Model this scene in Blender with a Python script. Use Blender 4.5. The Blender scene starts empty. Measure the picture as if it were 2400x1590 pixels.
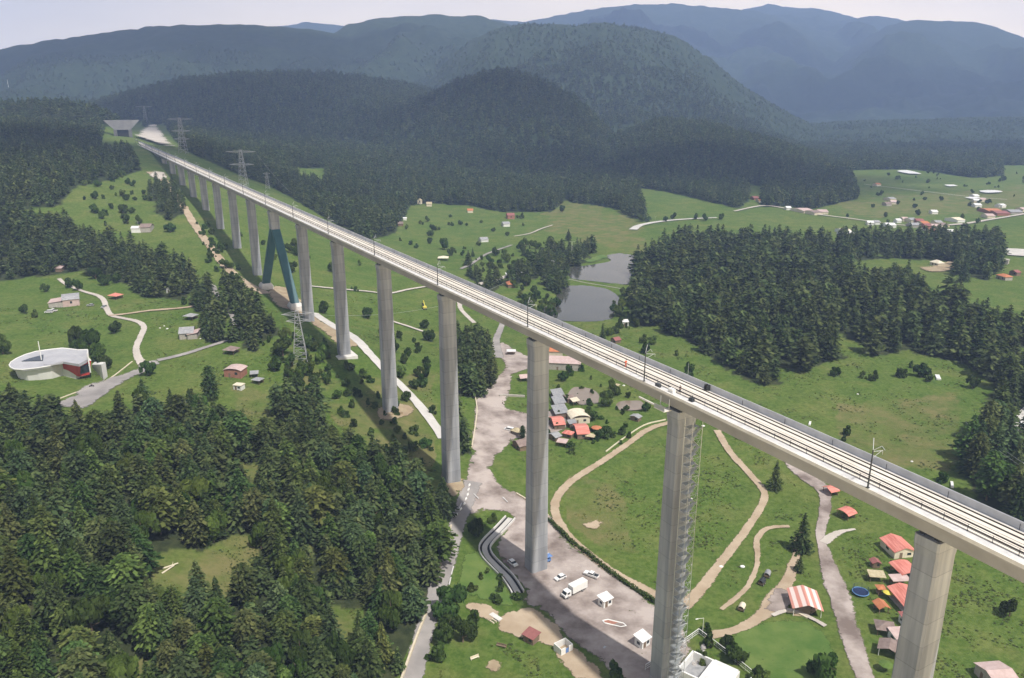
import bpy, bmesh, math, random
import numpy as np
from mathutils import Vector, Matrix
from mathutils.geometry import delaunay_2d_cdt
random.seed(7); np.random.seed(7)
S = bpy.context.scene
C = S.collection
R = math.radians
# ------------------------------------------------------------------ camera
PITCH = 17.1; FOC = 1850.0; CAMZ = 150.0
cam = bpy.data.cameras.new('camera'); camo = bpy.data.objects.new('camera', cam); C.objects.link(camo)
camo.location = (0, 0, CAMZ); camo.rotation_euler = (R(90 - PITCH), 0, 0)
cam.sensor_width = 36; cam.lens = FOC / 2400 * 36; cam.clip_start = 1; cam.clip_end = 60000
S.camera = camo
# ------------------------------------------------------------------ sky, sun, exposure
SUN = Vector((.38, -.46, 1.0)).normalized()
elev = math.asin(SUN.z); azim = math.atan2(SUN.x, SUN.y)
w = bpy.data.worlds.new('World'); S.world = w; w.use_nodes = True
nt = w.node_tree; N = nt.nodes; L = nt.links
for n in list(N): N.remove(n)
out = N.new('ShaderNodeOutputWorld'); bg = N.new('ShaderNodeBackground'); sky = N.new('ShaderNodeTexSky')
sky.sky_type = 'NISHITA'; sky.sun_disc = False; sky.sun_elevation = elev; sky.sun_rotation = azim
sky.air_density = 1.0; sky.dust_density = 1.5; sky.altitude = 2800
tc = N.new('ShaderNodeTexCoord'); mp = N.new('ShaderNodeMapping'); mp.inputs['Scale'].default_value = (1, 1, 3.2)
no = N.new('ShaderNodeTexNoise'); no.inputs['Scale'].default_value = 2.6; no.inputs['Detail'].default_value = 6; no.inputs['Roughness'].default_value = .55
cr = N.new('ShaderNodeValToRGB'); cr.color_ramp.elements[0].position = .3; cr.color_ramp.elements[0].color = (.84, .84, .84, 1)
cr.color_ramp.elements[1].position = .7; cr.color_ramp.elements[1].color = (1.06, 1.05, 1.04, 1)
# cloud cover: bright towards the horizon, greyer overhead
sx = N.new('ShaderNodeSeparateXYZ'); hz_ = N.new('ShaderNodeValToRGB'); e_ = hz_.color_ramp.elements
e_[0].position = .0; e_[0].color = (40, 33, 23, 1); e_[1].position = .55; e_[1].color = (3.7, 3.9, 4.4, 1); e2 = e_.new(.135); e2.color = (24, 20.5, 15.5, 1); e3 = e_.new(.25); e3.color = (9.5, 9.0, 8.4, 1)
ml = N.new('ShaderNodeMixRGB'); ml.blend_type = 'MULTIPLY'; ml.inputs[0].default_value = 1
mx = N.new('ShaderNodeMixRGB'); mx.inputs[0].default_value = .9
L.new(tc.outputs['Generated'], mp.inputs[0]); L.new(mp.outputs[0], no.inputs['Vector']); L.new(no.outputs[0], cr.inputs[0])
# the cloud deck is thinner, so brighter, to the right
lr = N.new('ShaderNodeValToRGB'); lr.color_ramp.elements[0].position = .2; lr.color_ramp.elements[0].color = (.74, .73, .70, 1); lr.color_ramp.elements[1].position = .62; lr.color_ramp.elements[1].color = (1.34, 1.25, 1.08, 1)
la = N.new('ShaderNodeMath'); la.operation = 'MULTIPLY_ADD'; la.inputs[1].default_value = .5; la.inputs[2].default_value = .5; L.new(sx.outputs[0], la.inputs[0]); L.new(la.outputs[0], lr.inputs[0])
lm = N.new('ShaderNodeMixRGB'); lm.blend_type = 'MULTIPLY'; lm.inputs[0].default_value = 1; L.new(ml.outputs[0], lm.inputs[1]); L.new(lr.outputs[0], lm.inputs[2])
L.new(tc.outputs['Generated'], sx.inputs[0]); L.new(sx.outputs[2], hz_.inputs[0]); L.new(cr.outputs[0], ml.inputs[1]); L.new(hz_.outputs[0], ml.inputs[2])
L.new(sky.outputs[0], mx.inputs[1]); L.new(lm.outputs[0], mx.inputs[2]); L.new(mx.outputs[0], bg.inputs[0])
bg.inputs[1].default_value = 0.08
L.new(bg.outputs[0], out.inputs[0])
sl = bpy.data.lights.new('sun', 'SUN'); sl.energy = 5.0; sl.angle = R(1.2); sl.color = (1, .95, .87)
so = bpy.data.objects.new('sun', sl); C.objects.link(so); so.rotation_euler = SUN.to_track_quat('Z', 'Y').to_euler()
S.view_settings.view_transform = 'Standard'; S.view_settings.look = 'None'; S.view_settings.gamma = 1
S.view_settings.exposure = 0.2
S.render.engine = 'CYCLES'
cy = S.cycles; cy.max_bounces = 5; cy.diffuse_bounces = 2; cy.glossy_bounces = 2; cy.transmission_bounces = 2; cy.volume_bounces = 1; cy.transparent_max_bounces = 8
cy.use_denoising = True; cy.use_adaptive_sampling = True; cy.adaptive_threshold = .015
cy.sample_clamp_indirect = 6
# ------------------------------------------------------------------ pixel <-> world
cp, sp = math.cos(R(PITCH)), math.sin(R(PITCH))
def ray(px, py):
    u = (np.asarray(px, float) - 1200) / FOC; v = (795 - np.asarray(py, float)) / FOC
    return np.stack([u, cp + v * sp, -sp + v * cp], -1)
def proj(x, y, z):
    z = z - CAMZ; zc = np.maximum(y * cp - z * sp, 1e-3); yc = y * sp + z * cp
    return 1200 + FOC * x / zc, 795 - FOC * yc / zc, zc
def hit_plane(px, py, z):
    d = ray(px, py); t = (z - CAMZ) / d[..., 2]
    return np.array([d[..., 0] * t, d[..., 1] * t]).T
def inpoly(x, y, poly):
    poly = np.asarray(poly, float); r = np.zeros(np.shape(x), bool)
    x1, y1 = poly[-1]
    for x2, y2 in poly:
        c = ((y1 > y) != (y2 > y))
        with np.errstate(divide='ignore', invalid='ignore'):
            r ^= c & (x < (x2 - x1) * (y - y1) / (y2 - y1 + 1e-12) + x1)
        x1, y1 = x2, y2
    return r
def hsh(i, j, s):
    n = (i.astype(np.int64) * 374761393 + j.astype(np.int64) * 668265263 + s * 144665) & 0x7fffffff
    n = ((n ^ (n >> 13)) * 1274126177) & 0x7fffffff
    return ((n ^ (n >> 16)) & 0xffff) / 65535.0
def vnoise(x, y, s=0):
    x = np.asarray(x, float); y = np.asarray(y, float)
    i = np.floor(x); j = np.floor(y); fx = x - i; fy = y - j; fx = fx * fx * (3 - 2 * fx); fy = fy * fy * (3 - 2 * fy)
    a = hsh(i, j, s); b = hsh(i + 1, j, s); c = hsh(i, j + 1, s); d = hsh(i + 1, j + 1, s)
    return (a * (1 - fx) + b * fx) * (1 - fy) + (c * (1 - fx) + d * fx) * fy
def fbm(x, y, s=0, o=4):
    t = 0; a = .5
    for k in range(o):
        t = t + a * vnoise(x, y, s + k); x = x * 2.03; y = y * 2.03; a *= .5
    return t
# ------------------------------------------------------------------ terrain height
# (pixel, pixel, ground height) of places whose height can be judged; the bridge pier feet among them
CTRL = [(1048,1128,4.5),(1250,1322,1.6),(1545,1560,3),(910,955,12),(800,822,22),(720,748,24),(655,700,26),(597,650,26),(549,578,37),(512,533,43),(478,492,51),(451,460,56),(431,435,61),(380,395,72),(318,350,83),
 (1150,960,2),(1060,1200,3),(1000,1440,2),(950,1585,2),(1200,1540,0),(1400,1450,1),(1150,1300,0),(1750,1450,0),(2000,1400,1),(2300,1560,3),(2390,1200,4),(1650,1200,0),(1450,1200,0),(1350,1100,1),(1330,950,1),
 (1380,640,0),(1420,600,0),(1460,640,0),(1320,650,0),(1350,690,-1),(1300,710,-1),(1440,700,-1),(1380,740,-1),(1700,950,2),(2100,950,3),(1600,820,3),(1800,720,6),(2100,720,6),(2350,680,4),(2150,620,3),(1800,540,4),(1480,560,1),(1480,460,8),(1600,470,6),
 (1250,490,1),(1100,500,4),(960,500,6),(1050,600,3),(1180,640,2),(880,560,8),(700,440,30),(600,405,50),(480,365,76),(420,345,84),(850,640,14),(830,760,12),(960,800,6),(740,640,22),(660,560,32),
 (2100,520,0),(2100,400,0),(2390,380,2),(1800,480,2),(2390,500,0),
 (130,890,24),(20,850,26),(300,880,22),(330,760,25),(450,780,24),(150,700,27),(20,650,30),(300,640,31),(420,690,28),(560,800,25),(560,880,22),(640,860,21),(700,900,18),(430,560,40),(350,500,52),(200,520,50),(0,500,58),(250,420,70),(100,400,80),(0,330,95),(200,320,92),
 (0,1590,25),(400,1590,15),(700,1590,9),(0,1200,28),(300,1200,24),(600,1200,17),(850,1200,9),(950,1300,5),(400,1000,22),(600,1000,19),(800,1050,13),(500,1350,14),(200,1400,25)]
cpx = np.array(CTRL, float)
cxy = np.array([hit_plane(a, b, z) for a, b, z in CTRL]); cz = cpx[:, 2]
extra = [(-150,40,26),(0,40,6),(150,40,2),(0,-100,4),(400,100,6),(-400,100,40),(500,300,6),(-500,400,45),(900,900,4),(1200,1800,4),(400,2000,0),(-900,1200,110),(-700,800,75),(0,2200,10),(1800,3500,0),(-2500,3500,120),(0,4000,20),(3000,1500,10),(-2500,1000,150),(6000,9000,0),(-6000,9000,0),(0,12000,0)]
cxy = np.vstack([cxy, np.array([e[:2] for e in extra])]); cz = np.concatenate([cz, [e[2] for e in extra]])
CC = 40.0
def kern(r2): return np.sqrt(r2 + CC * CC)
D2 = ((cxy[:, None] - cxy[None]) ** 2).sum(-1)
A = np.zeros((len(cxy) + 1,) * 2); A[:-1, :-1] = -kern(D2) + np.eye(len(cxy)) * 3.0; A[-1, :-1] = 1; A[:-1, -1] = 1
WT = np.linalg.solve(A, np.concatenate([cz, [0]]))
def base_h(x, y):
    sh = np.shape(x); x = np.ravel(x); y = np.ravel(y); o = np.empty(len(x))
    for k in range(0, len(x), 60000):
        xx, yy = x[k:k + 60000], y[k:k + 60000]; z = np.full(len(xx), WT[-1])
        for (cx_, cy_), wt in zip(cxy, WT[:-1]): z -= wt * np.sqrt((xx - cx_) ** 2 + (yy - cy_) ** 2 + CC * CC)
        o[k:k + 60000] = z
    o = np.clip(o, -3, 170)
    return o.reshape(sh)
# mountain ridges: crest seen in the photograph, its distance, and the run of its near and far slopes
RIDGES = [
 (8800, 3600, 2600, [(1550,90),(1650,40),(1755,22),(1800,11),(1860,20),(1920,22),(2000,42),(2100,70),(2200,95),(2350,150)]),
 (7800, 3300, 2600, [(450,110),(560,80),(640,66),(720,54),(810,64),(950,95),(1080,140)]),
 (8200, 3300, 2600, [(1850,110),(1900,75),(2000,47),(2050,38),(2110,48),(2200,70),(2300,95),(2450,140)]),
 (7500, 3600, 3000, [(900,120),(1000,75),(1120,45),(1160,48),(1230,53),(1300,40),(1400,22),(1500,12),(1570,11),(1650,18),(1770,27),(1850,50),(1950,80),(2050,120),(2200,180)]),
 (6500, 3000, 3000, [(1800,240),(1900,180),(1960,140),(2020,100),(2080,64),(2130,50),(2200,52),(2280,54),(2330,66),(2400,92),(2500,130),(2700,190)]),
 (3700, 1750, 2600, [(-300,190),(-150,150),(0,120),(130,98),(250,82),(340,70),(440,63),(560,62),(640,66),(760,78),(900,105),(1000,150),(1150,220)]),
 (3900, 1750, 2400, [(560,220),(650,170),(720,125),(780,85),(810,67),(870,52),(940,42),(1020,42),(1120,43),(1180,56),(1220,72),(1300,112),(1400,160),(1550,240)]),
 (2950, 1200, 2000, [(850,310),(930,255),(1010,190),(1060,142),(1100,108),(1160,80),(1230,66),(1350,70),(1420,64),(1480,70),(1550,85),(1610,113),(1660,145),(1740,212),(1850,278),(1950,330),(2050,370)]),
 (1780, 620, 900, [(780,350),(850,308),(1000,235),(1100,190),(1180,172),(1260,195),(1350,240),(1430,320),(1500,400)]),
 (1750, 620, 1200, [(1380,360),(1450,325),(1550,290),(1650,300),(1800,340),(1930,385),(2000,425)]),
 (2300, 1250, 1500, [(100,290),(250,238),(340,215),(430,192),(540,180),(650,178),(760,178),(900,195),(1000,215),(1100,262),(1200,312)]),
 (1450, 560, 800, [(-400,240),(-200,246),(0,255),(150,250),(250,272),(300,310),(340,345)]),
 (3300, 1300, 1500, [(1600,350),(1700,325),(1850,300),(2000,290),(2200,285),(2400,280),(2700,270)]),
]
RD = []
for yc, lf, lb, pts in RIDGES:
    a = np.array(pts, float); d = ray(a[:, 0], a[:, 1]); t = yc / d[:, 1]
    RD.append((yc, lf, lb, d[:, 0] / d[:, 1], CAMZ + d[:, 2] * t))
PONDS = {'lower': [(1256,740),(1272,722),(1308,712),(1303,692),(1322,672),(1365,669),(1420,677),(1448,694),(1453,708),(1441,722),(1436,746),(1400,753),(1320,752)],
         'upper': [(1330,640),(1338,628),(1380,622),(1430,612),(1420,600),(1450,594),(1490,600),(1492,620),(1478,650),(1470,667),(1400,660),(1340,653)],
         'garden': [(1330,930),(1345,908),(1385,912),(1402,925),(1398,945),(1360,948)],
         'fish': [(1445,960),(1450,942),(1500,940),(1512,958),(1490,962)]}
POND_Z = {'lower': -1.1, 'upper': -.1, 'garden': .8, 'fish': .9}
PXY = {k: np.array([hit_plane(a, b, POND_Z[k]) for a, b in v]) for k, v in PONDS.items()}
def ridge_h(x, y):
    x = np.asarray(x, float); y = np.asarray(y, float); yy = np.maximum(y, 50.0); u = x / yy
    h = np.full(np.shape(x), -50.0)
    nz = (fbm(x / 420, y / 420, 3) - .47); n2 = (fbm(x / 150 , y / 150, 9, 3) - .43)
    for yc, lf, lb, us, zs in RD:
        zc = np.interp(u, us, zs)
        e0 = np.clip((u - us[0]) / .10 + 1, 0, 1) * np.clip((us[-1] - u) / .10 + 1, 0, 1)
        zc = -40 + (zc + 40) * e0
        s = np.where(yy < yc, (yc - yy) / lf, (yy - yc) / lb)
        sd = np.clip(s, 0, 1.2)
        s = s + (nz * .55 + n2 * .16) * np.clip(sd * 3, 0, 1)
        s = np.clip(s, 0, 1); pr = (1 - s) ** 1.15 * .75 + .25 * (0.5 + .5 * np.cos(np.pi * s))
        h = np.maximum(h, -40 + (zc + 40) * pr)
    return h
def H(x, y):
    x = np.asarray(x, float); y = np.asarray(y, float)
    b = base_h(x, y); r = ridge_h(x, y)
    k = 8.0; d = np.clip((r - b) / k, -1, 1)
    z = np.where(d >= 1, r, np.where(d <= -1, b, np.maximum(b, r) + k * .25 * (1 - np.abs(d)) ** 2))
    for nm, P in PXY.items():
        lo = P.min(0) - 12; hi = P.max(0) + 12
        m = (x > lo[0]) & (x < hi[0]) & (y > lo[1]) & (y < hi[1])
        if np.any(m):
            xm = x[m]; ym = y[m]; dd = np.full(len(xm), 1e9)
            for i in range(len(P)):
                a = P[i - 1]; e = P[i] - a; tt = np.clip(((xm - a[0]) * e[0] + (ym - a[1]) * e[1]) / (e @ e), 0, 1)
                dd = np.minimum(dd, np.hypot(xm - a[0] - e[0] * tt, ym - a[1] - e[1] * tt))
            sd = np.where(inpoly(xm, ym, P), -dd, dd)
            wgt = np.clip((12 - sd) / 12, 0, 1); wgt = wgt * wgt * (3 - 2 * wgt)
            tgt = POND_Z[nm] + .35 - 1.6 * np.clip(.5 - sd / 3, 0, 1)
            zz = z[m]; z = z.copy(); z[m] = zz * (1 - wgt) + tgt * wgt
    return z
def ground(px, py):
    d = ray(px, py); px = np.asarray(px, float); one = px.ndim == 0
    d = d.reshape(-1, 3); ts = np.geomspace(40, 14000, 420)
    o = np.zeros((len(d), 3))
    lo = np.zeros(len(d)); hi = np.full(len(d), 14000.0)
    P = d[:, None, :] * ts[None, :, None]
    below = (P[..., 2] + CAMZ) < H(P[..., 0], P[..., 1])
    k = np.argmax(below, 1); ok = below.any(1)
    hi = np.where(ok, ts[k], 14000); lo = np.where(ok, ts[np.maximum(k - 1, 0)], 13999)
    for _ in range(22):
        m = (lo + hi) / 2; q = d * m[:, None]; bl = (q[:, 2] + CAMZ) < H(q[:, 0], q[:, 1])
        hi = np.where(bl, m, hi); lo = np.where(bl, lo, m)
    q = d * hi[:, None]; q[:, 2] = H(q[:, 0], q[:, 1])
    return q[0] if one else q
# ------------------------------------------------------------------ materials
def mat(name, col, rough=.8, col2=None, scale=.3, det=4, lo=.35, hi=.65, bump=0, bscale=None, metal=0, spec=.3, coord='Object', stretch=(1, 1, 1)):
    m = bpy.data.materials.new(name); m.use_nodes = True; t = m.node_tree; b = t.nodes['Principled BSDF']
    b.inputs['Roughness'].default_value = rough; b.inputs['Metallic'].default_value = metal; b.inputs['Specular IOR Level'].default_value = spec
    b.inputs['Base Color'].default_value = (*col, 1)
    if col2 or bump:
        tc = t.nodes.new('ShaderNodeTexCoord'); mp = t.nodes.new('ShaderNodeMapping'); mp.inputs['Scale'].default_value = stretch
        t.links.new(tc.outputs[coord], mp.inputs[0])
        n = t.nodes.new('ShaderNodeTexNoise'); n.inputs['Scale'].default_value = scale; n.inputs['Detail'].default_value = det; n.inputs['Roughness'].default_value = .6
        t.links.new(mp.outputs[0], n.inputs['Vector'])
        if col2:
            r = t.nodes.new('ShaderNodeValToRGB'); r.color_ramp.elements[0].position = lo; r.color_ramp.elements[1].position = hi
            r.color_ramp.elements[0].color = (*col, 1); r.color_ramp.elements[1].color = (*col2, 1)
            t.links.new(n.outputs[0], r.inputs[0]); t.links.new(r.outputs[0], b.inputs['Base Color'])
        if bump:
            bp = t.nodes.new('ShaderNodeBump'); bp.inputs['Strength'].default_value = bump; bp.inputs['Distance'].default_value = .3
            n2 = t.nodes.new('ShaderNodeTexNoise'); n2.inputs['Scale'].default_value = bscale or scale * 8; n2.inputs['Detail'].default_value = 3
            t.links.new(mp.outputs[0], n2.inputs['Vector']); t.links.new(n2.outputs[0], bp.inputs['Height']); t.links.new(bp.outputs[0], b.inputs['Normal'])
    return m
def foliage(name, dark, light, tr=.25):
    """leaf material: clump tone from the mesh, tint from the object, small random shift per tree"""
    m = bpy.data.materials.new(name); m.use_nodes = True; t = m.node_tree; N = t.nodes; L = t.links
    N.remove(N['Principled BSDF']); o = N['Material Output']
    at = N.new('ShaderNodeAttribute'); at.attribute_name = 'tone'
    mx = N.new('ShaderNodeMixRGB'); mx.inputs[1].default_value = (*dark, 1); mx.inputs[2].default_value = (*light, 1); L.new(at.outputs['Fac'], mx.inputs[0])
    oi = N.new('ShaderNodeObjectInfo'); ml = N.new('ShaderNodeMixRGB'); ml.blend_type = 'MULTIPLY'; ml.inputs[0].default_value = 1
    L.new(mx.outputs[0], ml.inputs[1]); L.new(oi.outputs['Color'], ml.inputs[2])
    hs = N.new('ShaderNodeHueSaturation'); mr = N.new('ShaderNodeMapRange'); mr.inputs['To Min'].default_value = .72; mr.inputs['To Max'].default_value = 1.3
    L.new(oi.outputs['Random'], mr.inputs['Value']); L.new(mr.outputs[0], hs.inputs['Value'])
    m2 = N.new('ShaderNodeMath'); m2.operation = 'MULTIPLY'; m2.inputs[1].default_value = 7.31; m3 = N.new('ShaderNodeMath'); m3.operation = 'FRACT'
    mr2 = N.new('ShaderNodeMapRange'); mr2.inputs['To Min'].default_value = .475; mr2.inputs['To Max'].default_value = .515
    L.new(oi.outputs['Random'], m2.inputs[0]); L.new(m2.outputs[0], m3.inputs[0]); L.new(m3.outputs[0], mr2.inputs['Value']); L.new(mr2.outputs[0], hs.inputs['Hue'])
    L.new(ml.outputs[0], hs.inputs['Color'])
    d = N.new('ShaderNodeBsdfDiffuse'); tl = N.new('ShaderNodeBsdfTranslucent'); ms = N.new('ShaderNodeMixShader'); ms.inputs[0].default_value = tr
    L.new(hs.outputs[0], d.inputs[0]); L.new(hs.outputs[0], tl.inputs[0]); L.new(d.outputs[0], ms.inputs[1]); L.new(tl.outputs[0], ms.inputs[2]); L.new(ms.outputs[0], o.inputs[0])
    return m
M = {}
M['pine'] = foliage('pine_needles', (.030, .051, .019), (.138, .178, .066))
M['leaf'] = foliage('broad_leaves', (.042, .072, .022), (.125, .175, .055))
M['bark'] = mat('bark', (.10, .075, .05), .95, (.17, .13, .09), 2, stretch=(1, 1, .2))
M['conc'] = mat('pier_concrete', (.20, .213, .24), .9, (.38, .395, .42), .3, 7, stretch=(1, 1, .07), bump=.15, bscale=3)
M['girder'] = mat('girder_concrete', (.27, .26, .255), .9, (.35, .34, .335), .1, 4, bump=.1)
M['cornice'] = mat('pale_concrete', (.56, .54, .52), .85, (.68, .66, .63), .4, 4)
M['slab'] = mat('track_slab', (.66, .60, .53), .85, (.76, .71, .63), .25, 5)
M['barrier'] = mat('barrier_panel', (.42, .44, .48), .6, (.52, .54, .58), .3, 4)
M['walk'] = mat('walkway_concrete', (.52, .51, .51), .85, (.64, .63, .62), .5, 4)
M['rail'] = mat('rail_steel', (.035, .03, .028), .5, metal=.3)
M['steel'] = mat('dark_steel', (.05, .055, .06), .5, metal=.5)
M['galv'] = mat('galvanised_steel', (.45, .47, .48), .45, metal=.4)
M['portal'] = mat('portal_concrete', (.12, .12, .125), .9, (.17, .17, .175), .1, 5)
M['pylon'] = mat('pylon_steel', (.34, .35, .36), .6, metal=.2)
M['teal'] = mat('teal_painted_steel', (.026, .085, .098), .5, (.036, .105, .12), .15)
M['white'] = mat('white_paint', (.80, .80, .78), .5, (.72, .72, .70), .8)
M['whiteroof'] = mat('white_sheet', (.82, .82, .82), .5, (.58, .58, .58), .4)
M['cream'] = mat('cream_plaster', (.62, .55, .42), .85, (.72, .66, .54), .5)
M['red'] = mat('red_sheet_roof', (.47, .13, .10), .6, (.70, .29, .24), .6, stretch=(4, .3, 1))
M['orange'] = mat('orange_tile_roof', (.50, .20, .09), .7, (.42, .15, .08), 1)
M['maroon'] = mat('maroon_roof', (.24, .09, .085), .7, (.30, .12, .11), .8)
M['brown'] = mat('brown_roof', (.19, .14, .125), .8, (.27, .21, .19), .6)
M['pink'] = mat('pinkish_roof', (.45, .33, .31), .75, (.55, .43, .41), .5)
M['grey'] = mat('grey_roof', (.24, .245, .26), .7, (.36, .36, .37), .7)
M['tan'] = mat('tan_thatch', (.38, .32, .2), .9, (.52, .45, .31), 1.2)
M['wood'] = mat('weathered_wood', (.16, .115, .08), .9, (.23, .17, .12), 2)
M['brick'] = mat('brick_wall', (.30, .13, .09), .9, (.36, .18, .13), 2)
M['stone'] = mat('stone_wall', (.32, .30, .27), .9, (.46, .43, .39), 1.5, bump=.3)
M['dark'] = mat('dark_interior', (.02, .02, .022), .8)
M['glass'] = mat('dark_glass', (.03, .04, .05), .08, spec=.6)
M['tyre'] = mat('tyre_rubber', (.02, .02, .02), .9)
M['blue'] = mat('blue_cloth', (.10, .19, .42), .7, (.14, .24, .48), 1)
M['navy'] = mat('navy_vinyl', (.015, .03, .09), .5)
M['skyblue'] = mat('blue_rim', (.13, .28, .55), .5)
M['museumred'] = mat('red_cladding', (.44, .045, .035), .5, (.5, .06, .045), .4)
M['museumwhite'] = mat('white_render', (.66, .65, .63), .7, (.74, .73, .71), .2)
M['museumroof'] = mat('pale_membrane', (.36, .36, .39), .7, (.44, .44, .46), .15)
M['yellow'] = mat('yellow_cloth', (.65, .55, .09), .7)
M['hiviz'] = mat('orange_vest', (.75, .10, .03), .7)
M['denim'] = mat('dark_trousers', (.03, .035, .06), .9)
M['skin'] = mat('skin', (.38, .22, .15), .6)
M['hair'] = mat('dark_hair', (.015, .012, .01), .8)
M['carwhite'] = mat('white_car_paint', (.78, .78, .78), .25, spec=.5)
M['cardark'] = mat('dark_car_paint', (.05, .055, .06), .3, spec=.5)
M['silver'] = mat('silver_paint', (.45, .46, .48), .3, metal=.5)
M['lamp'] = mat('lamp_lens', (.7, .7, .65), .1, spec=.6)
M['asphalt'] = mat('gravel_asphalt', (.18, .142, .125), .95, (.435, .375, .345), .085, 10, .36, .6, bump=.3, bscale=2)
M['road'] = mat('worn_asphalt', (.22, .205, .2), .95, (.36, .335, .32), .09, 6, .3, .7, bump=.2, bscale=3)
M['dirt'] = mat('earth_track', (.33, .25, .17), .95, (.47, .38, .28), .12, 6, .3, .7, bump=.4, bscale=2)
M['gravel'] = mat('pale_gravel', (.42, .38, .34), .95, (.56, .51, .46), .1, 6, .3, .7, bump=.4, bscale=2)
M['service'] = mat('concrete_lane', (.48, .46, .44), .9, (.58, .56, .53), .15, 5)
M['cut'] = mat('sprayed_concrete', (.21, .20, .195), .95, (.30, .285, .27), .05, 6, bump=.3)
M['bare'] = mat('bare_soil', (.28, .21, .14), .95, (.38, .31, .2), .15, 6, bump=.4, bscale=1.5)
M['ploughed'] = mat('dry_field', (.20, .165, .11), .95, (.25, .22, .13), .03, 6)
M['lush'] = mat('lush_grass', (.065, .13, .022), .95, (.13, .185, .045), .12, 9, bump=.4, bscale=2)
M['kerb'] = mat('cream_kerb', (.66, .58, .44), .85, (.56, .49, .38), 1)
M['rock'] = mat('rubble_rock', (.35, .33, .32), .95, (.5, .47, .45), 1.5, bump=.5, bscale=6)
M['redcar'] = mat('red_paint', (.45, .04, .03), .4)
# ground sheets wear away towards their rims
def worn(m):
    t = m.node_tree; N = t.nodes; L = t.links; b = N['Principled BSDF']; o = N['Material Output']
    at = N.new('ShaderNodeAttribute'); at.attribute_name = 'rim'; g = N.new('ShaderNodeNewGeometry'); n = N.new('ShaderNodeTexNoise'); n.inputs['Scale'].default_value = .55; n.inputs['Detail'].default_value = 5; n.inputs['Roughness'].default_value = .7; L.new(g.outputs['Position'], n.inputs['Vector'])
    a = N.new('ShaderNodeMath'); a.operation = 'MULTIPLY_ADD'; a.inputs[1].default_value = 1.5; L.new(n.outputs[0], a.inputs[0]); L.new(at.outputs['Fac'], a.inputs[2])
    r = N.new('ShaderNodeMapRange'); r.inputs['From Min'].default_value = 1.25; r.inputs['From Max'].default_value = 1.5; L.new(a.outputs[0], r.inputs['Value'])
    tr = N.new('ShaderNodeBsdfTransparent'); ms = N.new('ShaderNodeMixShader'); L.new(r.outputs[0], ms.inputs[0]); L.new(b.outputs[0], ms.inputs[1]); L.new(tr.outputs[0], ms.inputs[2]); L.new(ms.outputs[0], o.inputs[0])
for k_ in ('asphalt', 'road', 'dirt', 'gravel', 'bare', 'ploughed', 'lush'): worn(M[k_])
# water: opaque muddy pond with a glossy face
M['water'] = mat('pond_water', (.05, .052, .042), .07, (.075, .075, .062), .03, 3, bump=.03, bscale=.8, spec=.5)
M['muddy'] = mat('muddy_water', (.21, .17, .13), .12, (.25, .2, .16), .1, 3, spec=.4)
# barn roof: red sheet with pale skylight strips
def strips():
    m = mat('striped_sheet_roof', (.58, .22, .18), .5); t = m.node_tree; b = t.nodes['Principled BSDF']
    tc = t.nodes.new('ShaderNodeTexCoord'); wv = t.nodes.new('ShaderNodeTexWave'); wv.bands_direction = 'X'; wv.inputs['Scale'].default_value = .145; wv.inputs['Distortion'].default_value = .4
    r = t.nodes.new('ShaderNodeValToRGB'); r.color_ramp.elements[0].position = .42; r.color_ramp.elements[0].color = (.58, .26, .21, 1); r.color_ramp.elements[1].position = .55; r.color_ramp.elements[1].color = (.74, .62, .58, 1)
    t.links.new(tc.outputs['Object'], wv.inputs[0]); t.links.new(wv.outputs[0], r.inputs[0]); t.links.new(r.outputs[0], b.inputs['Base Color']); return m
M['strips'] = strips()
# pier concrete gets lift joints every 4.6 m
def joints(m):
    t = m.node_tree; b = t.nodes['Principled BSDF']; lk = b.inputs['Base Color'].links[0].from_socket
    g = t.nodes.new('ShaderNodeNewGeometry'); sx = t.nodes.new('ShaderNodeSeparateXYZ'); t.links.new(g.outputs['Position'], sx.inputs[0])
    a = t.nodes.new('ShaderNodeMath'); a.operation = 'DIVIDE'; a.inputs[1].default_value = 4.6; t.links.new(sx.outputs[2], a.inputs[0])
    f = t.nodes.new('ShaderNodeMath'); f.operation = 'FRACT'; t.links.new(a.outputs[0], f.inputs[0])
    c = t.nodes.new('ShaderNodeMath'); c.operation = 'LESS_THAN'; c.inputs[1].default_value = .03; t.links.new(f.outputs[0], c.inputs[0])
    fl = t.nodes.new('ShaderNodeMath'); fl.operation = 'FLOOR'; t.links.new(a.outputs[0], fl.inputs[0])
    wn = t.nodes.new('ShaderNodeTexWhiteNoise'); wn.noise_dimensions = '1D'; t.links.new(fl.outputs[0], wn.inputs['W'])
    mr = t.nodes.new('ShaderNodeMapRange'); mr.inputs['To Min'].default_value = .9; mr.inputs['To Max'].default_value = 1.05; t.links.new(wn.outputs['Value'], mr.inputs['Value'])
    s = t.nodes.new('ShaderNodeMath'); s.operation = 'MULTIPLY_ADD'; s.inputs[1].default_value = -.25; t.links.new(c.outputs[0], s.inputs[0]); t.links.new(mr.outputs[0], s.inputs[2])
    ml = t.nodes.new('ShaderNodeVectorMath'); ml.operation = 'SCALE'; t.links.new(lk, ml.inputs[0]); t.links.new(s.outputs[0], ml.inputs['Scale']); t.links.new(ml.outputs[0], b.inputs['Base Color'])
joints(M['conc'])
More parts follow.
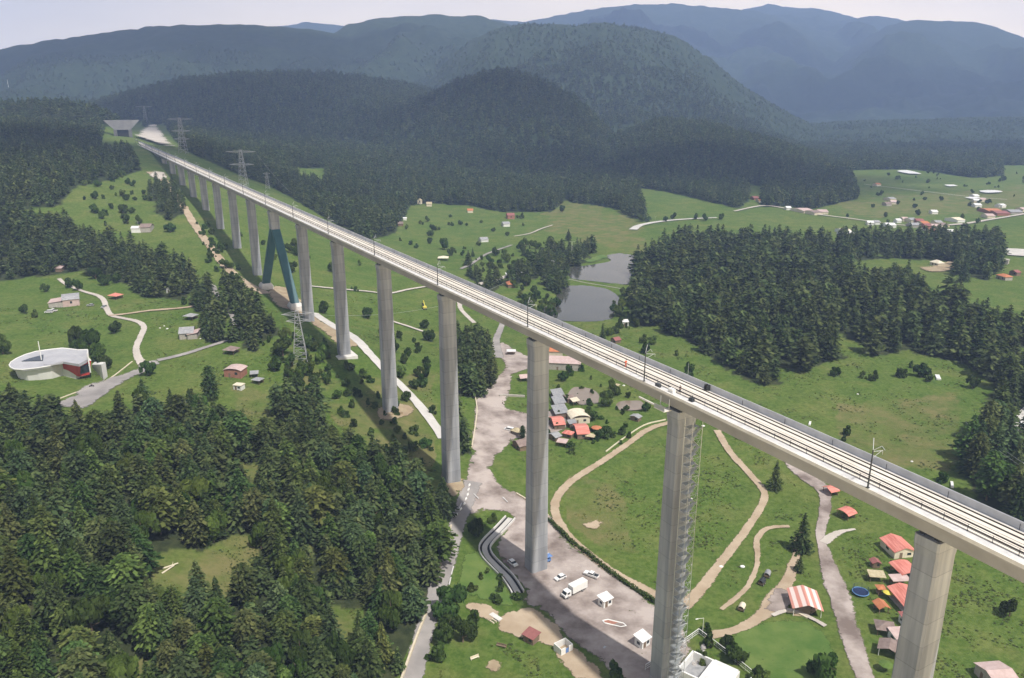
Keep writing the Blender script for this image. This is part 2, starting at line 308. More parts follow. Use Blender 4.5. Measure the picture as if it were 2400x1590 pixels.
# ------------------------------------------------------------------ mesh builder
class MB:
    def __init__(s): s.v = []; s.f = []; s.mi = []; s.m = 0
    def face(s, pts):
        k = len(s.v); s.v += [tuple(p) for p in pts]; s.f.append(tuple(range(k, k + len(pts)))); s.mi.append(s.m)
    def prism(s, poly, z0, z1, top=None):
        """vertical prism over a polygon; top = another ring for the upper edge"""
        k = len(s.v); n = len(poly); t = top or poly
        ar = sum(poly[i - 1][0] * poly[i][1] - poly[i][0] * poly[i - 1][1] for i in range(n))
        if ar < 0: poly = poly[::-1]; t = t[::-1]
        z0 = z0 if hasattr(z0, '__len__') else [z0] * n; z1 = z1 if hasattr(z1, '__len__') else [z1] * n
        s.v += [(p[0], p[1], z) for p, z in zip(poly, z0)] + [(p[0], p[1], z) for p, z in zip(t, z1)]
        s.f += [tuple(range(k + n - 1, k - 1, -1)), tuple(range(k + n, k + 2 * n))]; s.mi += [s.m] * 2
        for i in range(n):
            j = (i + 1) % n; s.f.append((k + i, k + j, k + n + j, k + n + i)); s.mi.append(s.m)
        return s
    def box(s, x, y, z, sx, sy, sz, a=0):
        c, d = math.cos(a), math.sin(a)
        P = [(x + c * u - d * v, y + d * u + c * v) for u, v in ((-sx / 2, -sy / 2), (sx / 2, -sy / 2), (sx / 2, sy / 2), (-sx / 2, sy / 2))]
        return s.prism(P, z, z + sz)
    def tube(s, p0, p1, r0, r1=None, n=6):
        p0 = Vector(p0); p1 = Vector(p1); r1 = r0 if r1 is None else r1; d = (p1 - p0)
        if d.length < 1e-6: return s
        q = d.to_track_quat('Z', 'Y'); k = len(s.v)
        for p, r in ((p0, r0), (p1, r1)):
            for i in range(n):
                a = 2 * math.pi * i / n; s.v.append(tuple(p + q @ Vector((r * math.cos(a), r * math.sin(a), 0))))
        for i in range(n):
            j = (i + 1) % n; s.f.append((k + i, k + j, k + n + j, k + n + i)); s.mi.append(s.m)
        s.f += [tuple(range(k + n - 1, k - 1, -1)), tuple(range(k + n, k + 2 * n))]; s.mi += [s.m] * 2
        return s
    def loft(s, rings, cap=True):
        k = len(s.v); n = len(rings[0])
        for r in rings: s.v += [tuple(p) for p in r]
        for a in range(len(rings) - 1):
            for i in range(n):
                j = (i + 1) % n; s.f.append((k + a * n + i, k + a * n + j, k + (a + 1) * n + j, k + (a + 1) * n + i)); s.mi.append(s.m)
        if cap:
            e = k + (len(rings) - 1) * n; s.f += [tuple(range(k + n - 1, k - 1, -1)), tuple(range(e, e + n))]; s.mi += [s.m] * 2
        return s
    def ball(s, x, y, z, rx, ry, rz, n=8, m=5):
        rings = []
        for a in range(m + 1):
            t = math.pi * (a + .02) / (m + .04); rings.append([(x + rx * math.sin(t) * math.cos(2 * math.pi * i / n), y + ry * math.sin(t) * math.sin(2 * math.pi * i / n), z - rz * math.cos(t)) for i in range(n)])
        return s.loft(rings)
    def build(s, name, m, parent=None, smooth=False, bevel=0):
        me = bpy.data.meshes.new(name); me.from_pydata(s.v, [], s.f)
        for q in (m if isinstance(m, (list, tuple)) else [m]): me.materials.append(M[q] if isinstance(q, str) else q)
        me.polygons.foreach_set('material_index', np.array(s.mi, np.int32))
        if smooth: me.polygons.foreach_set('use_smooth', np.ones(len(s.f), bool))
        bm = bmesh.new(); bm.from_mesh(me); bmesh.ops.remove_doubles(bm, verts=bm.verts, dist=1e-4); bmesh.ops.recalc_face_normals(bm, faces=bm.faces); bm.to_mesh(me); bm.free()
        me.update(); o = bpy.data.objects.new(name, me); C.objects.link(o)
        if parent: o.parent = parent
        if bevel:
            b = o.modifiers.new('bevel', 'BEVEL'); b.width = bevel; b.segments = 2
        return o
def tag(o, label=None, cat=None, group=None, kind=None):
    if label: o['label'] = label
    if cat: o['category'] = cat
    if group: o['group'] = group
    if kind: o['kind'] = kind
    return o
def empty(name, loc, rz=0, label=None, cat=None, group=None):
    o = bpy.data.objects.new(name, None); C.objects.link(o); o.location = loc; o.rotation_euler = (0, 0, rz); o.empty_display_size = .5
    return tag(o, label, cat, group)
def mesh_np(name, v, f, m, smooth=False):
    me = bpy.data.meshes.new(name); v = np.asarray(v, np.float32); f = np.asarray(f, np.int32); nf, k = f.shape
    me.vertices.add(len(v)); me.vertices.foreach_set('co', v.ravel()); me.loops.add(nf * k); me.loops.foreach_set('vertex_index', f.ravel())
    me.polygons.add(nf); me.polygons.foreach_set('loop_start', np.arange(0, nf * k, k, dtype=np.int32)); me.polygons.foreach_set('loop_total', np.full(nf, k, np.int32))
    if smooth: me.polygons.foreach_set('use_smooth', np.ones(nf, bool))
    me.materials.append(M[m] if isinstance(m, str) else m); me.update(); me.validate(); return me
def copy_tree(o, parent=None):
    c = o.copy(); C.objects.link(c)
    if parent: c.parent = parent
    for ch in list(o.children): copy_tree(ch, c)
    return c
# ------------------------------------------------------------------ land cover outlines (seen in the photograph, laid on the ground)
FAR = [(-400,330),(300,340),(330,330),(420,345),(480,375),(560,410),(640,440),(760,510),(860,566),(925,548),(950,505),(962,482),(1000,478),(1090,482),(1180,498),(1290,497),(1325,470),(1345,476),(1400,482),(1450,490),(1478,512),(1518,520),(1500,470),(1498,440),(1560,450),(1640,468),(1730,490),(1765,465),(1790,486),(1850,484),(1900,492),(1960,478),(2012,466),(1985,400),(2060,398),(2150,398),(2230,410),(2290,418),(2350,412),(2345,388),(2800,385),(2800,-200),(-400,-200)]
FOREST = {
 'near': [(-300,985),(40,965),(110,985),(165,1020),(250,1035),(300,985),(345,975),(420,985),(500,975),(545,1010),(590,1060),(640,1075),(650,960),(690,945),(740,960),(800,1030),(870,1080),(930,1115),(1000,1160),(1046,1195),(1045,1260),(1022,1330),(1005,1400),(970,1490),(920,1600),(900,1800),(-400,1800)],
 'wood': [(1482,770),(1488,640),(1520,600),(1600,575),(1760,565),(1880,580),(1930,625),(2000,655),(2100,665),(2160,690),(2250,730),(2330,770),(2600,800),(2600,1300),(2400,1240),(2290,1185),(2250,1120),(2285,1000),(2330,905),(2290,860),(2130,822),(2080,835),(1970,838),(1900,866),(1860,905),(1780,895),(1710,870),(1660,830),(1600,795),(1540,770)],
 'row': [(1880,585),(1930,610),(2000,614),(2100,606),(2225,610),(2240,650),(2320,655),(2350,620),(2335,570),(2200,562),(2000,566)],
 'mid': [(-300,520),(0,510),(100,505),(180,530),(240,580),(330,600),(420,625),(470,655),(440,700),(420,705),(340,690),(280,660),(200,640),(100,645),(0,662),(-300,690)],
 'lane': [(450,700),(480,670),(500,720),(530,700),(525,655),(560,690),(600,725),(645,745),(650,790),(610,830),(570,820),(556,760),(540,730),(520,720),(535,800),(480,800),(470,770)],
 'hill': [(-400,330),(300,345),(330,400),(250,425),(170,440),(150,480),(0,500),(-400,520)],
 'belt': [(1066,800),(1115,800),(1158,830),(1162,905),(1135,935),(1092,930),(1085,980),(1105,1060),(1070,1060),(1068,930)],
 'strip': [(1085,600),(1120,660),(1200,655),(1235,620),(1300,580),(1395,585),(1370,615),(1320,650),(1330,690),(1290,695),(1270,650),(1150,680),(1100,665)],
 'spur': [(345,430),(400,430),(430,470),(440,500),(400,520),(360,500)],
}
CLEAR = [[(350,1310),(400,1285),(470,1290),(540,1255),(605,1255),(610,1400),(520,1420),(430,1450),(355,1430)], [(555,1085),(625,1085),(615,1150),(575,1155)], [(775,1420),(850,1425),(855,1490),(790,1520)], [(690,1280),(730,1275),(735,1320),(690,1320)], [(300,1540),(350,1540),(340,1600),(290,1600)], [(690,395),(765,395),(760,440),(700,430)], [(1755,430),(1790,440),(1780,480),(1755,478)], [(390,945),(450,945),(450,990),(390,990)], [(235,365),(240,300),(335,285),(345,345),(320,352)], [(320,345),(335,300),(385,290),(440,365),(420,380)]]
DRYP = [[(1290,470),(1350,445),(1395,470),(1420,500),(1500,520),(1510,600),(1470,600),(1380,560),(1290,540),(1270,510)], [(770,880),(1010,880),(1030,1000),(1000,1110),(860,1070),(780,960)], [(1960,470),(2400,440),(2400,500),(1980,510)], [(1340,1120),(1440,1140),(1500,1300),(1420,1300),(1330,1220)], [(1960,950),(2260,920),(2240,1110),(2000,1080)], [(555,900),(640,930),(640,1030),(540,1000)], [(680,820),(760,860),(780,960),(690,930)]]
# ------------------------------------------------------------------ the ground: one sheet from the camera's foot to the far mountains
naz, fr = 880, 1.0072
rr = [30.0]
while rr[-1] < 11200: rr.append(rr[-1] * fr)
rr = np.array(rr); az = np.radians(np.linspace(-80, 80, naz))
az = np.sign(az) * (np.abs(az) / R(80)) ** 1.5 * R(80)
Rg, Ag = np.meshgrid(rr, az, indexing='ij'); GX = (Rg * np.sin(Ag)).ravel(); GY = (Rg * np.cos(Ag)).ravel()
GZ = H(GX, GY)
def edge_jitter(x, y, zc):
    return (fbm(x / 22, y / 22, 61, 3) - .45) * 110 * np.clip(250 / zc, .2, .62), (fbm(x / 22, y / 22, 71, 3) - .45) * 60 * np.clip(250 / zc, .2, .62)
def cover(x, y, z, jit=1.0):
    px, py, zc = proj(x, y, z)
    a = 12 * jit; j1 = (fbm(x / 14, y / 14, 21, 3) - .45) * a * 1.6 * np.clip(300 / zc, .25, 1.2); j2 = (fbm(x / 14, y / 14, 31, 3) - .45) * a * np.clip(300 / zc, .15, 1.2)
    qx, qy = px + j1, py + j2; f = np.zeros(len(x), np.float32)
    far = inpoly(qx, qy, FAR) & (y > 650); f[far] = 1
    f[(y > 3600) | ((np.abs(x) > y * .72) & (y > 1100))] = 1
    ex, ey = edge_jitter(x, y, zc); gap = fbm(x / 34, y / 34, 91, 3)
    for k, P in FOREST.items(): f[inpoly(px + ex, py + ey, P) & ((gap > .235) | (k not in ('wood', 'mid', 'lane', 'strip', 'row')))] = 1
    for P in CLEAR: f[inpoly(qx, qy, P)] = 0
    return f
fm = cover(GX, GY, GZ)
rh = ridge_h(GX, GY)
dist = np.hypot(GX, GY)
# canopy relief of the wooded mountains that stand too far off for single trees
cw = fm * np.clip((dist - 2200) / 700, 0, 1)
sc = np.clip(dist / 130, 12, 60)
GZ = GZ + cw * (9 * (vnoise(GX / 19, GY / 27, 5)) * np.clip((4200 - dist) / 1500, 0, 1) + 10 * vnoise(GX / 47, GY / 60, 6) + 5)
px_, py_, zc_ = proj(GX, GY, GZ)
dry = np.zeros(len(GX), np.float32)
jx = (fbm(GX / 25, GY / 25, 41, 3) - .45) * 60; jy = (fbm(GX / 25, GY / 25, 51, 3) - .45) * 45
for P in DRYP: dry[inpoly(px_ + jx, py_ + jy, P)] = 1
for P in CLEAR[:5]: dry[inpoly(px_ + jx * .3, py_ + jy * .3, P)] = 1
idx = np.arange(len(GX)).reshape(len(rr), naz)
F = np.stack([idx[:-1, :-1], idx[1:, :-1], idx[1:, 1:], idx[:-1, 1:]], -1).reshape(-1, 4)
def ground_mat():
    m = bpy.data.materials.new('meadow_and_forest_floor'); m.use_nodes = True; t = m.node_tree; N = t.nodes; L = t.links; b = N['Principled BSDF']; b.inputs['Roughness'].default_value = .95; b.inputs['Specular IOR Level'].default_value = .1
    g = N.new('ShaderNodeNewGeometry')
    def noise(sc, det=6, rg=.6):
        n = N.new('ShaderNodeTexNoise'); n.inputs['Scale'].default_value = sc; n.inputs['Detail'].default_value = det; n.inputs['Roughness'].default_value = rg; L.new(g.outputs['Position'], n.inputs['Vector']); return n.outputs[0]
    def ramp(s, *st):
        r = N.new('ShaderNodeValToRGB'); e = r.color_ramp.elements
        while len(e) < len(st): e.new(.5)
        for q, (p, c) in zip(e, st): q.position = p; q.color = (*c, 1)
        L.new(s, r.inputs[0]); return r.outputs[0]
    def mix(f, a, c):
        x = N.new('ShaderNodeMixRGB')
        if isinstance(f, float): x.inputs[0].default_value = f
        else: L.new(f, x.inputs[0])
        L.new(a, x.inputs[1]); L.new(c, x.inputs[2]); return x.outputs[0]
    def attr(nm):
        a = N.new('ShaderNodeAttribute'); a.attribute_name = nm; return a.outputs['Fac']
    huge = ramp(noise(.0035, 3), (.36, (.06, .125, .022)), (.5, (.095, .15, .036)), (.64, (.17, .175, .07)))
    big = ramp(noise(.011, 4), (.36, (.05, .108, .018)), (.5, (.095, .15, .034)), (.64, (.175, .18, .066)))
    mid = ramp(noise(.07, 7, .65), (.36, (.042, .088, .016)), (.5, (.098, .145, .034)), (.66, (.24, .20, .105)))
    gr = mix(.38, big, huge); gr = mix(.42, gr, mid)
    tuft = ramp(noise(.5, 8, .8), (.42, (.03, .066, .010)), (.58, (.165, .20, .075)))
    gr = mix(.4, gr, tuft)
    dr = ramp(noise(.09, 7, .7), (.3, (.105, .13, .05)), (.5, (.165, .15, .08)), (.72, (.23, .185, .115)))
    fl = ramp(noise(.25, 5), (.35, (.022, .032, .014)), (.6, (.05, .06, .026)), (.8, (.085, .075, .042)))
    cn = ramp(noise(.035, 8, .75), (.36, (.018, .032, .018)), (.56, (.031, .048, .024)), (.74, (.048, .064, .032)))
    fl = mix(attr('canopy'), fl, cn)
    dn = N.new('ShaderNodeMath'); dn.operation = 'MULTIPLY'; L.new(attr('dry'), dn.inputs[0]); rv = N.new('ShaderNodeMapRange'); rv.inputs['From Min'].default_value = .36; rv.inputs['From Max'].default_value = .6; L.new(noise(.045, 6, .65), rv.inputs['Value']); L.new(rv.outputs[0], dn.inputs[1])
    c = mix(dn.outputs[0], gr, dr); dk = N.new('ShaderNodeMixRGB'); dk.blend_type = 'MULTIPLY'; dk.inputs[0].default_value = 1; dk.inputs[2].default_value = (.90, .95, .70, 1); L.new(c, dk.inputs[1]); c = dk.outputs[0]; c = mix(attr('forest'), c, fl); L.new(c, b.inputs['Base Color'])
    bp = N.new('ShaderNodeBump'); bp.inputs['Strength'].default_value = .35; bp.inputs['Distance'].default_value = .5; L.new(noise(.9, 5, .7), bp.inputs['Height']); L.new(bp.outputs[0], b.inputs['Normal'])
    return m
M['ground'] = ground_mat()
me = mesh_np('ground', np.stack([GX, GY, GZ], 1), F, 'ground', True)
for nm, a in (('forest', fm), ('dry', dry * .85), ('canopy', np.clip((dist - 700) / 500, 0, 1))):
    t = me.attributes.new(nm, 'FLOAT', 'POINT'); t.data.foreach_set('value', a.astype(np.float32))
tag(bpy.data.objects.new('ground', me), kind='structure'); C.objects.link(bpy.data.objects['ground'])
del F
# ------------------------------------------------------------------ roads, paths, yards, ponds: sheets laid on the ground
def resample(P, step, closed=False):
    P = np.asarray(P, float)
    if closed: P = np.vstack([P, P[:1]])
    o = []
    n = len(P)
    for i in range(n - 1):
        a, b = P[i], P[i + 1]
        pa = P[i - 1] if i > 0 else (P[-2] if closed else 2 * a - b); pb = P[i + 2] if i + 2 < n else (P[1] if closed else 2 * b - a)
        k = max(1, int(np.hypot(*(b - a)) / step))
        for j in range(k):
            t = j / k; o.append(.5 * ((2 * a) + (-pa + b) * t + (2 * pa - 5 * a + 4 * b - pb) * t * t + (-pa + 3 * a - 3 * b + pb) * t ** 3))
    if not closed: o.append(P[-1])
    return np.array(o)
def lift(x, y, k=1): return H(x, y) + k * (.06 + np.hypot(x, y) * .00045)
OCC = []
def ribbon(name, px, wid, m, k=1.0, ragged=.25, step=2.5):
    a = np.array(px, float); Wp = ground(a[:, 0], a[:, 1])[:, :2]
    wd = np.interp(np.linspace(0, 1, 200), np.linspace(0, 1, len(a)), wid if hasattr(wid, '__len__') else [wid] * len(a))
    st = max(step, np.hypot(*(Wp.mean(0))) / 150)
    Q = resample(Wp, st); t = np.gradient(Q, axis=0); t /= np.hypot(t[:, 0], t[:, 1])[:, None] + 1e-9; nn = np.stack([-t[:, 1], t[:, 0]], 1)
    wq = np.interp(np.linspace(0, 1, len(Q)), np.linspace(0, 1, 200), wd) / 2; V = []; K = 6
    s = np.arange(len(Q)) * st
    for j in range(K):
        f = j / (K - 1) * 2 - 1; e = wq * f
        if ragged and j in (0, K - 1): e = e + (vnoise(s / 3.1, s * 0 + 3 * j, 4) - .5) * 2 * ragged * np.sign(f)
        p = Q + nn * e[:, None]; V.append(np.stack([p[:, 0], p[:, 1], lift(p[:, 0], p[:, 1], k)], 1))
    V = np.stack(V, 1).reshape(-1, 3); i = np.arange(len(Q) * K).reshape(len(Q), K)
    F = np.stack([i[:-1, :-1], i[:-1, 1:], i[1:, 1:], i[1:, :-1]], -1).reshape(-1, 4)
    if np.cross(V[F[0, 1]] - V[F[0, 0]], V[F[0, 2]] - V[F[0, 0]])[2] < 0: F = F[:, ::-1]
    OCC.append(V[:, :2]); me = mesh_np(name, V, F, m, True); me.attributes.new('rim', 'FLOAT', 'POINT').data.foreach_set('value', np.tile([1, .25, 0, 0, .25, 1], len(Q)).astype(np.float32)); o = bpy.data.objects.new(name, me); C.objects.link(o); o['kind'] = 'structure'; return o
def patch(name, px, m, k=1.0, ragged=.4, curve=True, kind='structure', plane=None):
    a = np.array(px, float); Wp = ground(a[:, 0], a[:, 1])[:, :2] if plane is None else np.array([hit_plane(x, y, plane) for x, y in px])
    st = max(1.6, np.hypot(*(Wp.mean(0))) / 130)
    Q = resample(Wp, st, True) if curve else np.vstack([np.linspace(Wp[i - 1], Wp[i], max(2, int(np.hypot(*(Wp[i] - Wp[i - 1])) / st)))[:-1] for i in range(len(Wp))])
    if ragged:
        s = np.arange(len(Q)); Q = Q + (np.stack([vnoise(s / 2.3, s * 0, 3), vnoise(s / 2.3, s * 0 + 9, 5)], 1) - .5) * 2 * ragged
    lo, hi = Q.min(0), Q.max(0); g = max(2.2, st * 1.4, math.sqrt((hi - lo).prod() / 9000)); xs, ys = np.meshgrid(np.arange(lo[0], hi[0], g), np.arange(lo[1], hi[1], g)); xs = xs.ravel() + np.random.uniform(-.2, .2, xs.size) * g; ys = ys.ravel(); m_ = inpoly(xs, ys, Q)
    inner = np.stack([xs[m_], ys[m_]], 1)
    if len(inner):
        d = np.sqrt(((inner[:, None] - Q[None]) ** 2).sum(-1)).min(1); inner = inner[d > st * .8]
    n = len(Q); vs = [Vector(p) for p in np.vstack([Q, inner])]
    r = delaunay_2d_cdt(vs, [], [list(range(n))], 1, 1e-4)
    V = np.array([tuple(p) for p in r[0]]); z = lift(V[:, 0], V[:, 1], k) if plane is None else np.full(len(V), plane)
    name == 'meadow' or OCC.append(V[:, :2]); me = bpy.data.meshes.new(name); me.from_pydata(np.column_stack([V, z]).tolist(), [], [list(f) for f in r[2]]); me.materials.append(M[m]); me.polygons.foreach_set('use_smooth', [True] * len(me.polygons))
    bm = bmesh.new(); bm.from_mesh(me)
    for f in bm.faces:
        if f.normal.z < 0: f.normal_flip()
    bm.to_mesh(me); bm.free(); e_ = np.sqrt(((V[:, None, :2] - Q[None]) ** 2).sum(-1)).min(1); me.attributes.new('rim', 'FLOAT', 'POINT').data.foreach_set('value', (e_ < st * .3).astype(np.float32)); o = bpy.data.objects.new(name, me); C.objects.link(o); o['kind'] = kind; return o
for k, P in PONDS.items():
    o = patch('pond_water', P, 'water' if k in ('lower', 'upper') else 'muddy', plane=POND_Z[k], ragged=.5)
patch('meadow', [(1345,626),(1380,606),(1425,592),(1432,606),(1400,616),(1360,622)], 'lush', 2)
# yards and roads
patch('yard', [(1085,1150),(1100,1060),(1105,1010),(1110,960),(1118,925),(1150,900),(1166,880),(1180,855),(1165,830),(1166,800),(1200,815),(1240,835),(1300,850),(1300,862),(1240,866),(1206,880),(1200,905),(1196,935),(1188,955),(1230,965),(1320,960),(1330,1000),(1240,1040),(1215,1030),(1180,1060),(1155,1100),(1180,1140),(1240,1165),(1300,1215),(1330,1260),(1390,1310),(1450,1350),(1540,1420),(1620,1490),(1600,1600),(1560,1640),(1440,1580),(1330,1500),(1290,1450),(1240,1425),(1210,1418),(1225,1385),(1160,1290),(1200,1215),(1140,1200),(1085,1215)], 'asphalt', 1, .6)
ribbon('road', [(1108,1130),(1090,1180),(1068,1240),(1050,1310),(1030,1370),(1010,1430),(990,1500),(970,1580),(950,1660)], [9,8,7,7,7,6.6,6.6,6.6,6.6], 'road', 1.6, .2)
ribbon('lane', [(1185,740),(1172,775),(1163,800),(1168,840)], [5,5,6,8], 'road', 1.5)
ribbon('lane', [(1076,705),(1080,725),(1095,742),(1112,758)], 4, 'gravel', 1.3)
patch('road', [(120,950),(165,930),(190,908),(250,888),(310,868),(330,850),(345,846),(385,842),(375,858),(330,880),(290,900),(240,935),(200,960)], 'road', 1.3, .2)
ribbon('path', [(370,846),(430,832),(490,813),(538,797),(552,780),(550,755),(540,735),(525,715),(510,695),(495,672),(480,668)], [5,4.5,4,4,4,3.5,3.5,3.5,3.5,6,8], 'road', 1.6)
ribbon('path', [(333,855),(322,835),(320,815),(330,790),(338,768),(322,755),(290,748),(262,741),(250,725),(243,705),(228,694),(200,686),(170,675),(150,665),(138,655)], [5,4.5,4,4,4,4,3.5,4,4,4,3.5,3,3,3,3], 'gravel', 1.7)
ribbon('path', [(255,742),(300,737),(350,730),(400,726),(440,722),(470,715)], [3.5,3,3,4,3,3], 'dirt', 2.0)
ribbon('track', [(355,405),(385,425),(405,450),(430,485),(448,515),(465,540),(490,575),(520,615),(545,640),(580,668),(625,690)], [14,9,7,7,8,8,8,7,8,8,10], 'dirt', 1.6, .8)
patch('bare_ground', [(348,415),(355,402),(380,400),(395,418),(380,425)], 'gravel', 2.2, .8)
patch('bare_ground', [(625,690),(640,672),(680,680),(715,712),(760,755),(800,775),(830,790),(850,812),(800,812),(740,770),(690,735),(640,715)], 'bare', 1.8, .8)
ribbon('service_lane', [(735,735),(780,765),(825,790),(870,835),(905,872),(945,910),(985,955),(1020,1000),(1040,1030)], [6,7,8,6,5,4.5,4.5,5,5], 'service', 2.2, .3)
patch('bare_ground', [(880,965),(905,945),(955,950),(975,965),(930,985),(890,985)], 'bare', 1.8, .6)
patch('bare_ground', [(1030,1110),(1050,1085),(1075,1100),(1090,1140),(1060,1170),(1040,1150)], 'bare', 2.0, .6)
ribbon('track', [(1570,992),(1520,1008),(1460,1050),(1400,1090),(1345,1125),(1310,1160),(1300,1185),(1305,1215),(1330,1255),(1380,1300),(1440,1345),(1500,1378),(1545,1400)], [4,4,4,4,4,4.2,4.2,4.2,4.2,4.2,4.2,4.5,5], 'dirt', 1.8, .3)
ribbon('track', [(1600,1425),(1640,1385),(1690,1320),(1740,1255),(1775,1205),(1792,1170),(1785,1145),(1755,1110),(1710,1060),(1680,1010)], [5,4.5,4,3.8,3.6,3.6,3.6,3.8,4,4], 'dirt', 2.0, .3)
ribbon('track', [(1850,1080),(1885,1115),(1925,1145),(1935,1180),(1930,1215),(1922,1255),(1930,1290),(1945,1340),(1965,1390),(1975,1430),(1990,1480),(2010,1540),(2030,1600),(2045,1650)], [7,8,8,5,5,4,4,6,8,8,7,7,6,6], 'asphalt', 1.8, .5)
ribbon('track', [(1930,1275),(1950,1258),(1975,1247),(2005,1243)], [4,4,3,1.2], 'gravel', 2.4, .4)
ribbon('track', [(1868,1262),(1870,1290),(1855,1340),(1840,1375),(1815,1405),(1800,1430),(1760,1462),(1700,1485),(1650,1490)], [2.5,3,3.5,5,7,6,4,4,5], 'dirt', 2.0, .5)
patch('bare_ground', [(1790,1430),(1800,1395),(1830,1380),(1860,1400),(1850,1430),(1820,1440)], 'asphalt', 2.6, .6)
ribbon('track', [(1850,1235),(1800,1240),(1775,1265),(1775,1310),(1770,1340),(1745,1385),(1690,1430)], [2,2.5,2.5,2,2,2,2], 'dirt', 1.8, .4)
ribbon('path', [(1810,1445),(1850,1432),(1895,1448),(1935,1470)], 1.8, 'gravel', 2.8, .2)
patch('bare_ground', [(1362,1230),(1400,1218),(1432,1208),(1434,1220),(1410,1235),(1385,1245)], 'dirt', 2, .7)
patch('bare_ground', [(1180,1440),(1215,1428),(1250,1425),(1290,1450),(1335,1505),(1400,1560),(1420,1600),(1360,1600),(1310,1560),(1285,1520),(1240,1510),(1190,1490),(1165,1470)], 'dirt', 1.7, .6)
patch('bare_ground', [(1090,1412),(1140,1418),(1175,1440),(1150,1460),(1100,1440)], 'dirt', 2.4, .5)
patch('bare_ground', [(1140,1552),(1160,1545),(1180,1555),(1178,1575),(1150,1580),(1136,1568)], 'bare', 2.0, .2)
patch('meadow', [(1730,1440),(1780,1400),(1850,1385)][:0] or [(1700,1500),(1760,1470),(1850,1450),(1930,1480),(1960,1560),(1950,1640),(1850,1660),(1740,1560)], 'lush', 1.3, 1)
patch('meadow', [(1080,1310),(1130,1290),(1170,1350),(1205,1400),(1200,1425),(1130,1410),(1075,1385)], 'lush', 1.2, 1)
ribbon('road', [(1483,540),(1500,530),(1540,522),(1600,516),(1680,512)], [10,8,7,6,5], 'service', 2, .3)
ribbon('road', [(1720,497),(1790,484),(1850,492),(1900,502),(2000,515),(2120,530),(2240,528),(2330,515),(2420,500)], [5,6,7,6,6,9,8,6,6], 'gravel', 2, .4)
ribbon('road', [(2025,434),(2100,443),(2200,455),(2290,465),(2360,470)], 3.5, 'gravel', 2, .2)
ribbon('path', [(1205,556),(1240,550),(1270,538),(1295,530)], 3, 'gravel', 2.5, .3)
ribbon('road', [(1080,632),(1105,620),(1135,600),(1165,588),(1200,576)], 4, 'road', 2)
ribbon('lane', [(1120,668),(1150,662),(1185,650),(1210,640)], [8,7,6,4], 'gravel', 2)
ribbon('lane', [(900,765),(870,760),(920,755),(960,768),(1010,785)][2:], 3, 'gravel', 2.5)
ribbon('lane', [(730,673),(780,678),(860,685),(910,690),(960,680),(1010,672)], 3, 'gravel', 2.5)
patch('road', [(2340,585),(2420,588),(2440,596),(2420,603),(2350,598)], 'service', 2.2, .3)
patch('road', [(2372,1010),(2395,960),(2440,940),(2440,1130),(2400,1110),(2380,1060)], 'service', 2, .3)
patch('bare_ground', [(2290,612),(2240,635),(2180,640),(2150,628),(2190,622),(2250,605)], 'bare', 2, .5)
for P in ([(2102,404),(2125,402),(2160,411),(2130,410)], [(2213,436),(2235,436),(2245,439),(2225,440)], [(2295,450),(2330,449),(2350,453),(2310,455)], [(2245,455)]*0 or [(2260,466),(2290,465),(2300,468),(2275,469)]): patch('bare_ground', P, 'whiteroof', 3, .2)  # flat white sheets stand for greenhouses on the far fields, not soil
# rock cuts beside the tunnel mouth
patch('rock_cut', [(318,322),(335,305),(350,299),(372,300),(395,330),(425,362),(405,362),(385,350),(360,340),(335,330)], 'gravel', 6, 2.5)
# ------------------------------------------------------------------ the railway viaduct
DZ = 52.9; f0 = FOC
def ax0(i):
    zc = DZ * (i + 2.5); x = 80 + 5319 / (i + 2.5); return np.array([(x - 1200) / f0 * zc, (zc - 69.4 * sp) / cp])
A0 = ax0(0); dv = ax0(1) - A0; SPAN = float(np.hypot(*dv)); dv /= SPAN; nv = np.array([dv[1], -dv[0]]); ANG = math.atan2(dv[1], dv[0])
ZT = CAMZ - 65.2; SOF = ZT - 4.0
def AX(t, w=0):
    off = -1.4 * (max(0, 64 - t) / 77) ** 2; p = A0 + dv * t + nv * (w + off); return float(p[0]), float(p[1])
TS = [-96 + 8 * k for k in range(int((20.7 * SPAN + 96) / 8) + 1)]
def sweep(name, sec, m, parent, ts=TS, smooth=False):
    mb = MB(); mb.loft([[(*AX(t, wq), ZT + z) for wq, z in sec] for t in ts]); return mb.build(name, m, parent, smooth)
def rect(w0, w1, z0, z1): return [(w0, z0), (w1, z0), (w1, z1), (w0, z1)]
via = empty('railway_viaduct', (0, 0, 0)); tag(via, 'long pale concrete railway viaduct on tall piers crossing the whole valley', 'viaduct')
sweep('girder', [(-5.0,-.46),(5.2,-.46),(5.2,-.85),(3.2,-1.3),(2.8,-4.0),(-2.8,-4.0),(-3.2,-1.3),(-5.0,-.85)], 'girder', via)
sweep('cornice', rect(-5.25,-4.75,-.455,.2), 'cornice', via); sweep('cornice', rect(5.0,5.3,-.455,-.05), 'cornice', via)
sweep('walkway', rect(-4.748,-2.82,-.455,-.2), 'walk', via); sweep('walkway', rect(4.05,4.8,-.455,-.2), 'walk', via)
sweep('track_slab', rect(-2.7,.62,-.455,0), 'slab', via); sweep('track_slab', rect(.78,4.0,-.455,0), 'slab', via)
for wq in (3.35, 1.9, -.35, -1.8): sweep('rail', rect(wq - .085, wq + .085, .003, .19), 'rail', via)
sweep('noise_barrier', [(4.82,-.455),(4.998,-.455),(4.998,1.3),(4.9,1.36),(4.82,1.3)], 'barrier', via)
mb = MB(); t = -94
while t < 20.5 * SPAN:
    x, y = AX(t, -2.76); mb.box(x, y, ZT - .3, .07, .07, 1.35, ANG); t += 4
